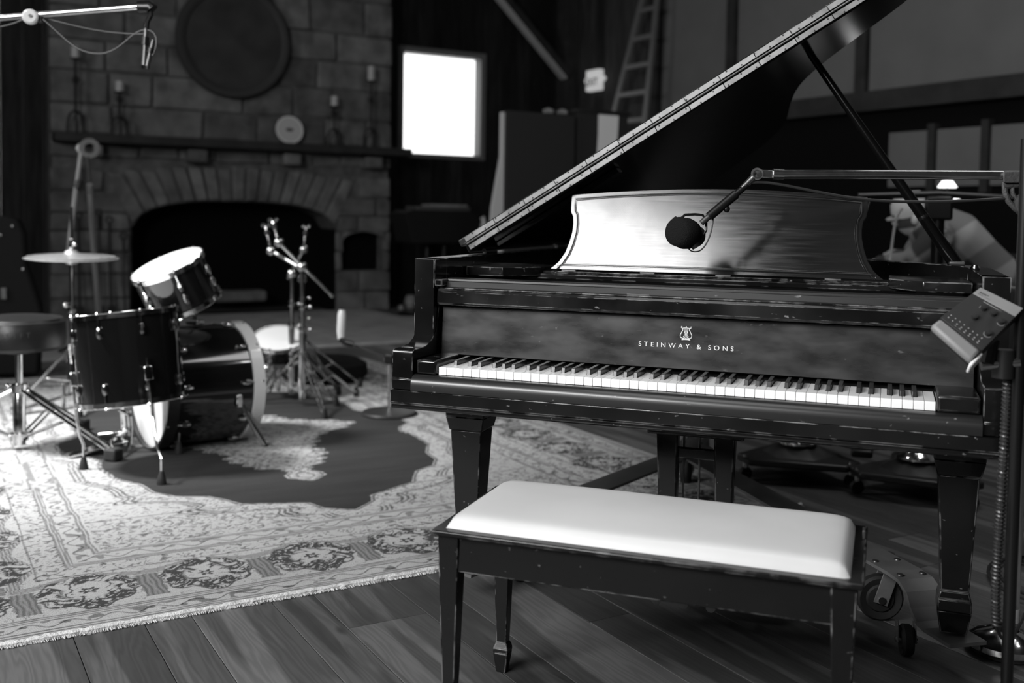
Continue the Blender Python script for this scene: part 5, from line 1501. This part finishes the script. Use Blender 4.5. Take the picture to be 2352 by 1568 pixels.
# bracket casting at the right edge
cl = MB()
cl.hexa([fx(2304, 420, .02), fx(2420, 420, .02), fx(2420, 420, -.02), fx(2304, 420, -.02)], [fx(2304, 392, .02), fx(2420, 392, .02), fx(2420, 392, -.02), fx(2304, 392, -.02)])
cl.build('boom_clamp', 'grey_casting', bm, bevel=.004)
MB().tube([fx(2308, 418), fx(2308, 440), fx(2316, 462), fx(2332, 480), fx(2352, 488)], .0075, 10).build('bracket_rib', 'grey_casting', bm)
MB().tube([fx(2324, 422), fx(2326, 445), fx(2338, 462), fx(2356, 470)], .0060, 10).build('bracket_rib', 'grey_casting', bm)
MB().tube([fx(2304, 428), fx(2330, 424), fx(2360, 424)], .009, 10).build('bracket_bar', 'grey_casting', bm)
MB().lathe([(0, -.02), (.030, -.02), (.034, 0), (.030, .02), (0, .02)], 24, frame(fx(2358, 470), -vd)).build('bracket_hub', 'grey_casting', bm)
pole_x, pole_y = .835, .45
MB().cyl((pole_x, pole_y, .05), (pole_x, pole_y, .66), .0165, n=20).build('lower_pole', 'chrome_worn', bm)
MB().cyl((pole_x, pole_y, .62), (pole_x, pole_y, 1.20), .0125, n=16).build('upper_pole', 'black_metal', bm)
MB().lathe([(0, .0), (.017, .0), (.0175, .035), (.016, .038), (0, .038)], 20, M4.Translation((pole_x - .0, pole_y, .085))).build('tape_wrap', 'plate_white', bm)
MB().lathe([(0, .012), (.085, .010), (.096, .020), (.094, .034), (.070, .052), (.034, .064), (.020, .085), (0, .086)], 40, M4.Translation((pole_x - .015, pole_y, 0))).build('domed_base', 'chrome', bm)
MB().lathe([(0, 0.0), (.078, 0), (.086, .006), (.086, .012), (0, .012)], 40, M4.Translation((pole_x - .015, pole_y, 0))).build('base_skirt', 'rubber', bm)
# microphone
mic = thing('vocal_microphone', 'black broadcast microphone with foam windscreen in front of the music desk', 'microphone', fx(1580, 536))
mA = fx(1552, 530, -.03); mB = fx(1600, 543, .055)
MB().tube([mA, mA.lerp(mB, .03), mA.lerp(mB, .10), mA.lerp(mB, .45), mA.lerp(mB, .62), mA.lerp(mB, .66)], [.010, .030, .0385, .0415, .039, .034], 32).build('foam_windscreen', 'foam', mic, ang=80)
MB().tube([mA.lerp(mB, .64), mA.lerp(mB, .98), mB], [.0295, .0285, .022], 28).build('body', 'black_plastic', mic)
MB().tube([mA.lerp(mB, .68), mA.lerp(mB, .72)], .0305, 28).build('band', 'steel_dark', mic)
MB().tube([fx(1556, 512, .01), fx(1547, 502, .015)], .0095, 12).build('knob', 'black_plastic', mic)
MB().tube([fx(1592, 555, -.0), fx(1600, 568, -.0)], .0120, 12).build('knob', 'black_plastic', mic)
yk = [(1556, 508), (1574, 493), (1598, 492), (1614, 494), (1622, 507), (1622, 528), (1613, 545), (1598, 558)]
MB().tube([fx(x, y, .012) for x, y in yk], .0034, 8).build('yoke', 'black_metal', mic)
yk = bez(fx(1638, 492), fx(1640, 520), fx(1626, 570), fx(1604, 577), 12) + bez(fx(1604, 577), fx(1590, 580), fx(1578, 576), fx(1580, 556, .01), 8)[1:]
MB().tube(yk, .0019, 6).build('loop_cable', 'cable', mic)
lc = bez(fx(1712, 424), fx(1750, 405), fx(1850, 440), fx(1960, 455), 16) + bez(fx(1960, 455), fx(2060, 468), fx(2200, 465), fx(2352, 452), 16)[1:] + [fx(2450, 446)]
o = MB().tube(lc, .0040, 8).build('mic_cable', 'cable', None, loc=fx(1960, 455))
tag(o, 'dark microphone cable sagging below the long chrome boom', 'cable')

# ------------------------------------------------------------------ headphone mixer and its stand, right edge
ms_ = thing('mixer_stand', 'black upright stand at the right edge holding the small mixer', 'stand', (.80, -.10, 0))
bx_x, bx_y = .764, -.11
MB().cyl((bx_x, bx_y, .0), (bx_x, bx_y, 1.30), .0125, n=16).build('pole', 'black_metal', ms_)
MB().cyl((bx_x + .01, bx_y - .02, 1.00), (bx_x + .01, bx_y - .02, 1.062), .006).build('thumb_rod', 'chrome_worn', ms_)
MB().lathe([(0, 0), (.14, 0), (.145, .012), (.03, .03), (0, .03)], 28, M4.Translation((bx_x, bx_y, 0))).build('round_base', 'base_cast', ms_)
MB().cyl((bx_x, bx_y - .005, .835), (.69, -.13, .825), .011).build('side_arm', 'chrome_worn', ms_)
MB().cyl((bx_x - .03, bx_y - .005, .80), (bx_x - .03, bx_y - .005, .86), .022).build('clamp', 'black_plastic', ms_)
MB().tube([(.70, -.13, .83), (.71, -.12, .88)], .016, 10).build('tilt_mount', 'black_plastic', ms_)
mx = thing('headphone_mixer', 'small grey and black personal mixer tilted on the stand by the right arm', 'mixer', (.68, -.17, .9))
TL = V((.686, -.10, .9875)); TR = V((.766, -.13, .949)); BLc = V((.586, -.20, .912)); BR = V((.664, -.232, .846))
ux = ((TR - TL) + (BR - BLc)) / 2; uy = ((TL - BLc) + (TR - BR)) / 2
O_ = BLc; un = ux.cross(uy).normalized()
def mp_(a, b, h): return O_ + (TR - TL).lerp(BR - BLc, 1 - b) * a + (TL - BLc) * b + un * h
def slab(nm, a0, a1, b0, b1, h0, h1, m, bev=.001, par=mx):
    return MB().hexa([mp_(a0, b0, h0), mp_(a1, b0, h0), mp_(a1, b1, h0), mp_(a0, b1, h0)], [mp_(a0, b0, h1), mp_(a1, b0, h1), mp_(a1, b1, h1), mp_(a0, b1, h1)]).build(nm, m, par, bevel=bev)
slab('case', 0, 1, .04, 1, -.036, -.002, 'black_plastic', .004)
slab('panel', 0, 1, .20, .84, -.003, 0.0, 'device_panel', .0005)
slab('top_band', 0, 1, .84, 1.0, -.004, .0006, 'device_grey', .001)
slab('front_band', 0, 1, .0, .20, -.020, .0006, 'device_grey', .008)
slab('end_cheek', .985, 1.05, -.03, .20, -.036, -.006, 'paper', .003)
slab('end_label', 1.0, 1.004, .10, 1.0, -.030, -.002, 'black_plastic', .001)
for a, b in ((.42, .70), (.64, .70), (.88, .66), (.44, .50), (.86, .42), ):
    c = mp_(a, b, 0)
    MB().lathe([(0, 0), (.0072, 0), (.0062, .010), (0, .0105)], 16, frame(c, un)).build('knob', 'black_plastic', mx)
    MB().lathe([(.0072, .0002), (.0086, .0002), (.0086, .0008), (.0072, .0008)], 20, frame(c, un), closed=True).build('knob_ring', 'device_grey', mx)
bt = MB(); pr = MB()
for k in range(8):
    for j in range(2):
        c = mp_(.10 + k * .105, .27 + j * .055, .0)
        bt.lathe([(0, 0), (.0016, 0), (.0013, .0016), (0, .0018)], 8, frame(c, un))
    pr.add([mp_(.08 + k * .105, .235, .0004), mp_(.12 + k * .105, .235, .0004), mp_(.12 + k * .105, .245, .0004), mp_(.08 + k * .105, .245, .0004)], [(0, 1, 2, 3)])
for a, b, l in ((.30, .80, .45), (.35, .59, .10), (.55, .59, .12), (.20, .42, .08), (.62, .52, .10), (.18, .52, .06), (.70, .34, .09)):
    pr.add([mp_(a, b, .0004), mp_(a + l, b, .0004), mp_(a + l, b + .008, .0004), mp_(a, b + .008, .0004)], [(0, 1, 2, 3)])
bt.build('button', 'print_grey', mx); pr.build('panel_print', 'print_grey', mx, smooth=False)
pr = MB()
for k, (a, l) in enumerate(((.08, .05), (.14, .03), (.18, .06), (.25, .04))):
    pr.add([mp_(a, .90, .001), mp_(a + l, .90, .001), mp_(a + l, .93, .001), mp_(a, .93, .001)], [(0, 1, 2, 3)])
pr.add([mp_(.08, .875, .001), mp_(.36, .875, .001), mp_(.36, .883, .001), mp_(.08, .883, .001)], [(0, 1, 2, 3)])
pr.build('maker_print', 'rack_grey', mx, smooth=False)
# corrugated cable hose
gn = bez(V((.745, -.10, .80)), V((.745, -.10, .70)), V((.742, -.10, .62)), V((.741, -.10, .52)), 10) + bez(V((.741, -.10, .52)), V((.739, -.09, .42)), V((.736, -.09, .33)), V((.742, -.09, .262)), 10)[1:]
hose = thing('cable_hose', 'dark ribbed cable hose hanging beside the chrome stand at the right', 'hose', gn[0])
MB().tube(gn, .0075, 10).build('inner_tube', 'rubber', hose)
L_acc = [0]
for a, b in zip(gn[:-1], gn[1:]): L_acc.append(L_acc[-1] + (b - a).length)
coil = []
turns = int(L_acc[-1] / .0085)
N_ = turns * 10
for k in range(N_ + 1):
    s_ = L_acc[-1] * k / N_; j = 0
    while j < len(gn) - 2 and L_acc[j + 1] < s_: j += 1
    t_ = (s_ - L_acc[j]) / (L_acc[j + 1] - L_acc[j]); c = gn[j].lerp(gn[j + 1], t_); a = 2 * pi * k / 10
    coil.append(c + V((cos(a) * .0085, sin(a) * .0085, 0)))
MB().tube(coil, .0026, 5).build('spiral_rib', 'steel_dark', hose)
for k, (lab, pts) in enumerate((('loose thin cable curling on the floor by the chrome domed base', [(.742, -.09, .262), (.76, -.02, .2), (.80, .2, .10), (.86, .42, .12), (.95, .5, .2)]),)):
    o = MB().tube(bez(*pts[:4], 14), .004, 6).build('cable', 'cable', None, loc=pts[0]); tag(o, lab, 'cable')
lp = [V((.92 + .10 * cos(a) + .004 * a, 1.05 + .20 * sin(a), .008 + .0015 * a)) for a in [2 * pi * 2.6 * k / 60 for k in range(61)]]
o = MB().tube(lp, .0055, 6).build('cable_coil', 'cable', None, loc=lp[0]); tag(o, 'coiled black cable on the floor right of the piano leg', 'cable')

# ================================================================== STAND BASES UNDER THE PIANO
def studio_base(px_, py_, rot, label, tall=True, chrome_r=.085):
    t = thing('studio_stand', label, 'microphone stand', (px_, py_, 0), 'heavy studio stands behind the piano')
    c = V((px_, py_, 0))
    pts = [c + V((.25 * cos(rot + 2 * pi * k / 3), .25 * sin(rot + 2 * pi * k / 3), 0)) for k in range(3)]
    m = MB(); n = 3
    poly = []
    for k in range(3):
        a = rot + 2 * pi * k / 3
        for da in (-.22, .22): poly.append((px_ + .27 * cos(a + da), py_ + .27 * sin(a + da)))
    m.prism(poly, .075, .105); m.build('base_plate', 'base_cast', t, bevel=.008)
    MB().lathe([(0, .105), (.15, .105), (.05, .16), (0, .16)], 6, M4.Translation((px_, py_, 0)) ).build('hub_cone', 'base_cast', t)
    MB().lathe([(0, .150), (chrome_r, .152), (chrome_r, .160), (chrome_r * .5, .180), (.03, .195), (0, .195)], 24, M4.Translation((px_, py_, 0))).build('chrome_flange', 'chrome', t)
    MB().cyl((px_, py_, .18), (px_, py_, .9), .020).build('pole', 'black_metal', t)
    for k in range(3):
        a = rot + 2 * pi * k / 3; f = c + V((.25 * cos(a), .25 * sin(a), 0))
        MB().lathe([(0, -.012), (.026, -.012), (.030, 0), (.026, .012), (0, .012)], 16, frame(f + V((0, 0, .030)), (-sin(a), cos(a), 0))).build('caster', 'rubber', t)
        MB().cyl(f + V((0, 0, .055)), f + V((0, 0, .11)), .012).build('caster_stem', 'chrome_worn', t)
    return t
studio_base(.16, 2.14, radians(95), 'heavy black triangular stand base with chrome flange, left of the cable coil under the piano')
studio_base(.645, 2.04, radians(82), 'heavy black triangular stand base nearest the right piano leg')
o = MB().tube([V((.425 + .085 * cos(a), 2.20 + .10 * sin(a), .148 + .002 * a)) for a in [2 * pi * 3.3 * k / 70 for k in range(71)]], .007, 6).build('cable_coil', 'cable', None, loc=(.425, 2.20, .148))
tag(o, 'coiled black cable resting between the two stand bases under the piano', 'cable')
cs_ = MB().box(.38, .47, 2.14, 2.27, .108, .142).build('cable_box', 'black_plastic', None, bevel=.01, loc=(.425, 2.20, .108))
tag(cs_, 'low black box under the coiled cable behind the piano', 'box')

# ================================================================== BACKGROUND RIGHT: PERSON, TABLE, LAMP, RACKS
tbk = thing('console_table', 'dark work table behind the piano at the right', 'table', (-.1, 3.5, 0))
MB().box(-.6, .44, 3.15, 3.85, .86, .90).build('table_top', 'board_dark', tbk, bevel=.004)
for x_ in (-.56, .40):
    for y_ in (3.19, 3.81): MB().box(x_ - .025, x_ + .025, y_ - .025, y_ + .025, 0, .86).build('leg', 'black_metal', tbk)
cbn = thing('low_cabinet', 'dark low cabinet carrying the lit lamp behind the piano', 'cabinet', (1.3, 4.5, 0))
MB().box(.75, 1.68, 4.15, 4.65, 0, .93).build('carcass', 'board_dark', cbn, bevel=.004)
for k in range(2): MB().box(.78 + k * .44, 1.20 + k * .44, 4.13, 4.15, .06, .88).build('door', 'beam_dark', cbn, bevel=.003)
pe = thing('person', 'person in a plaid shirt and pale cap bending over the table behind the piano', 'person', (1.05, 3.6, 0))
def remesh(o, vox, sm_=3):
    r = o.modifiers.new('remesh', 'REMESH'); r.mode = 'VOXEL'; r.voxel_size = vox; r.use_smooth_shade = True
    s_ = o.modifiers.new('smooth', 'SMOOTH'); s_.iterations = sm_; s_.factor = .6
HD = V((.612, 2.85, 1.205)); SHc = V((.70, 2.86, 1.085)); HIP = V((.99, 3.02, .84)); CH = V((.79, 2.90, 1.04)); WA = V((.90, 2.96, .93))
hipL, hipR = HIP + V((-.04, .10, -.02)), HIP + V((.03, -.10, -.02))
shL, shR = SHc + V((-.01, .17, -.03)), SHc + V((.02, -.17, -.04))
feetL, feetR = V((.98, 3.16, .03)), V((1.08, 2.92, .03))
kneeL, kneeR = V((.94, 3.14, .45)), V((1.02, 2.90, .45))
elL, elR = V((.60, 3.05, .92)), V((.60, 2.66, .93))
haL, haR = V((.52, 3.40, .94)), V((.44, 2.78, .915))
CC_ = V(cam.location)
def far(p, k=1.10): return CC_ + (p - CC_) * k
HD, SHc, HIP, CH, WA = map(far, (HD - V((0, 0, .055)), SHc, HIP, CH, WA))
hipL, hipR, shL, shR, elL, elR, haL, haR, kneeL, kneeR = map(far, (hipL, hipR, shL, shR, elL, elR, haL, haR, kneeL, kneeR))
feetL, feetR = far(feetL), far(feetR); feetL.z = feetR.z = .042
def body_tubes(m, g=0.0, torso=True, arms=True, legs=True):
    if torso:
        m.tube([HIP + V((.06, .02, -.03)), HIP, WA, CH, SHc, SHc + V((-.03, 0, .02))], [.10 + g, .145 + g, .140 + g, .150 + g, .130 + g, .07 + g], 20)
        m.tube([shL, SHc, shR], [.065 + g, .11 + g, .065 + g], 16)
        m.tube([hipL, hipR], [.10 + g, .10 + g], 16)
    if arms:
        for s_, e_, h_ in ((shL, elL, haL), (shR, elR, haR)):
            m.tube([s_, s_.lerp(e_, .5), e_], [.060 + g, .054 + g, .046 + g], 14); m.tube([e_, e_.lerp(h_, .5), e_.lerp(h_, .88)], [.046 + g, .042 + g, .030 + g], 14)
    if legs:
        for h_, k_, f_ in ((hipL, kneeL, feetL), (hipR, kneeR, feetR)):
            m.tube([h_, h_.lerp(k_, .5), k_], [.095 + g, .080 + g, .060 + g], 14); m.tube([k_, k_.lerp(f_, .4), f_ + V((0, 0, .05))], [.060 + g, .058 + g, .040 + g], 14)
    return m
bdy = body_tubes(MB())
bdy.tube([SHc, SHc.lerp(HD, .5), HD], [.065, .058, .06], 14)
bdy.sphere(HD, .092, 16, sz=1.2)
bdy.tube([HD + V((-.07, -.02, -.03)), HD + V((-.10, -.025, -.045))], [.028, .014], 8)
for f_ in (feetL, feetR): bdy.tube([f_ + V((.03, .0, .02)), f_ + V((-.10, -.02, .0)), f_ + V((-.17, -.03, -.004))], [.040, .038, .024], 10)
for h_, e_ in ((haL, elL), (haR, elR)):
    d_ = (h_ - e_).normalized(); s_ = d_.cross(V((0, 0, 1))).normalized(); up_ = s_.cross(d_)
    b_ = e_.lerp(h_, .86); bdy.tube([b_, h_], [.026, .034], 10)
    for k in range(4):
        o_ = h_ + s_ * (k - 1.5) * .019; L_ = (.060, .072, .068, .052)[k]
        bdy.tube([o_, o_ + d_ * L_ * .5 + up_ * .006, o_ + d_ * L_ - up_ * .012], [.0100, .0092, .0080], 8)
    bdy.tube([b_ + s_ * .028, b_ + s_ * .055 + d_ * .03, b_ + s_ * .060 + d_ * .062], [.012, .011, .009], 8)
bo = bdy.build('body', 'skin', pe); remesh(bo, .009, 2)
sh = MB(); body_tubes(sh, .014, legs=False); sh.tube([SHc, SHc.lerp(HD, .28)], [.09, .072], 14)
so_ = sh.build('plaid_shirt', 'plaid_cloth', pe); remesh(so_, .014, 4)
tr = MB(); body_tubes(tr, .012, torso=False, arms=False); tr.tube([hipL, hipR], .125, 14)
to_ = tr.build('trousers', 'trousers', pe); remesh(to_, .014, 3)
Mh = frame(HD + V((0, 0, .012)), V((-.30, -.12, 1)))
MB().lathe([(.101, -.005), (.104, .03), (.096, .072), (.066, .108), (0, .125)], 24, Mh).build('cap', 'cap_cloth', pe)
MB().prism([(.09 * cos(a) * 1 + .0, .085 * sin(a)) for a in [pi * .5 + pi * k / 12 for k in range(13)]] + [(-.0, -.085), ], .0, .008, Mh @ M4.Translation((-.055, 0, .0)) @ M4.Scale(.9, 4, (1, 0, 0))).build('cap_brim', 'cap_cloth', pe)
MB().lathe([(.097, -.055), (.100, -.02), (.098, .0)], 24, Mh).build('hair', 'hair', pe)
MB().tube([HD + V((-.09, -.045, -.005)), HD + V((-.095, -.04, -.006))], .010, 8).build('eye', 'hair', pe)
MB().sphere(HD + V((.012, -.094, -.02)), .022, 10, sz=1.3).build('ear', 'skin', pe)
# lit lamp
lm = thing('desk_lamp', 'small glowing white lamp on the table behind the person', 'lamp', px2(2178, 424, 7.0))
lc_ = px2(2176, 424, 7.0)
MB().lathe([(.062, -.018), (.030, .028), (0, .030)], 20, M4.Translation(lc_)).build('lamp_shade', 'lamp_glow', lm)
MB().cyl((lc_.x, lc_.y, .90), (lc_.x, lc_.y, lc_.z - .01), .006).build('stem', 'black_metal', lm)
MB().lathe([(0, 0), (.05, 0), (.04, .015), (0, .018)], 16, M4.Translation((lc_.x, lc_.y, .90))).build('base', 'black_metal', lm)
pbx = px2(2190, 452, 6.9)
MB().box(-.05, .04, -.02, .02, -.02, .025, M4.Translation(pbx)).build('lamp_reflection', 'lamp_glow', lm, bevel=.006)  # added glowing block that stands for the lamp's reflection
# black mic stand right behind the prop
bs2 = thing('dark_stand', 'thick black stand with a clamp head standing behind the piano, in front of the person', 'stand', (.68, 2.42, 0))
q0 = px2(2155, 500, 4.75)
MB().cyl((q0.x, q0.y, .12), (q0.x, q0.y, 1.14), .028, n=16).build('pole', 'black_metal', bs2)
MB().box(-.06, .06, -.04, .04, 1.13, 1.24, M4.Translation((q0.x, q0.y, 0))).build('clamp_head', 'black_metal', bs2, bevel=.012)
MB().tube([(q0.x - .35, q0.y - .08, 1.235), (q0.x, q0.y, 1.25), (q0.x + .30, q0.y + .06, 1.235)], .016, 10).build('cross_bar', 'black_metal', bs2)
MB().lathe([(0, 0), (.17, 0), (.17, .03), (.03, .06), (0, .06)], 28, M4.Translation((q0.x, q0.y, .0))).build('round_base', 'base_cast', bs2)
o = MB().tube(bez(px2(2072, 478, 4.6), px2(2052, 500, 4.6), px2(2050, 560, 4.6), px2(2044, 600, 4.6), 12), .006, 8).build('cable', 'hoop_pale', None, loc=px2(2050, 540, 4.6))
tag(o, 'pale cable hanging in front of the person at the left', 'cable')
o = MB().tube([px2(2000, 455, 3.9), px2(1985, 500, 3.9), px2(1966, 530, 3.9)], .004, 6).build('cable', 'cable', None, loc=px2(1985, 500, 3.9))
tag(o, 'thin dark cable hanging right of the music desk', 'cable')
# racks of gear at the right
rk = thing('equipment_rack', 'dark rack of studio units at the right behind the piano', 'rack', (2.3, 5.0, 0))
MB().box(1.75, 2.7, 4.7, 5.3, 0, 1.06).build('cabinet', 'board_dark', rk, bevel=.005)
for k in range(5):
    MB().box(1.78, 2.67, 4.675, 4.70, .12 + k * .19, .28 + k * .19).build('rack_unit', 'rack_grey', rk, bevel=.004)
    for j in range(4): MB().lathe([(0, 0), (.014, 0), (.012, .02), (0, .022)], 10, frame((1.9 + j * .2, 4.675, .2 + k * .19), (0, -1, 0))).build('knob', 'print_grey', rk)

# ------------------------------------------------------------------ pieces that belong to a part of their thing
def under(root, part, kids, nearest=False):
    """hang the named pieces on the part they sit on (all parts of a thing share its origin)"""
    base = [c for c in root.children if c.name.split('.')[0] == part]
    for c in list(root.children):
        if c.name.split('.')[0] in kids and base:
            b = base[0]
            if nearest:
                mid = lambda o: sum((V(v) for v in o.bound_box), V((0, 0, 0))) / 8
                b = min(base, key=lambda o: (mid(o) - mid(c)).length)
            c.parent = b
under(gp, 'music_desk', ('desk_moulding', 'desk_hinge'))
under(gp, 'lid', ('front_flap', 'hinge_leaf', 'hinge_knuckle', 'hinge_screw', 'lid_reflection_bar'))
under(gp, 'fallboard', ('lettering', 'lyre_emblem', 'fallboard_nose', 'fallboard_top', 'fallboard_catch'))
under(gp, 'lyre_head', ('lyre_post', 'lyre_rail', 'pedal_rod', 'pedal_box', 'pedal'))
under(gp, 'iron_plate', ('plate_strut', 'strings', 'pin_block_rail'))
under(gp, 'lid_prop', ('prop_collar',))
under(dl, 'wheel', ('fork', 'axle'), True)
under(dl, 'arm', ('bolt',), True)
under(mx, 'panel', ('panel_print', 'button', 'knob', 'knob_ring'))
under(mx, 'top_band', ('maker_print',))
under(stl, 'seat', ('piping', 'lettering'))
under(pe, 'cap', ('cap_brim',))
for d_ in (ft, bd, rt, sn): under(d_, 'shell', ('lug', 'leg_bracket', 'spur_bracket', 'tom_mount'))
under(ft, 'leg', ('rubber_foot',), True)
under(stl, 'leg', ('rubber_foot',), True)
under(bm, 'joint', ('joint_nut', 'joint_washer'))
under(bm, 'grip', ('grip_screw', 'thumb_knob'))
under(bm, 'boom_clamp', ('bracket_rib', 'bracket_bar', 'bracket_hub'))
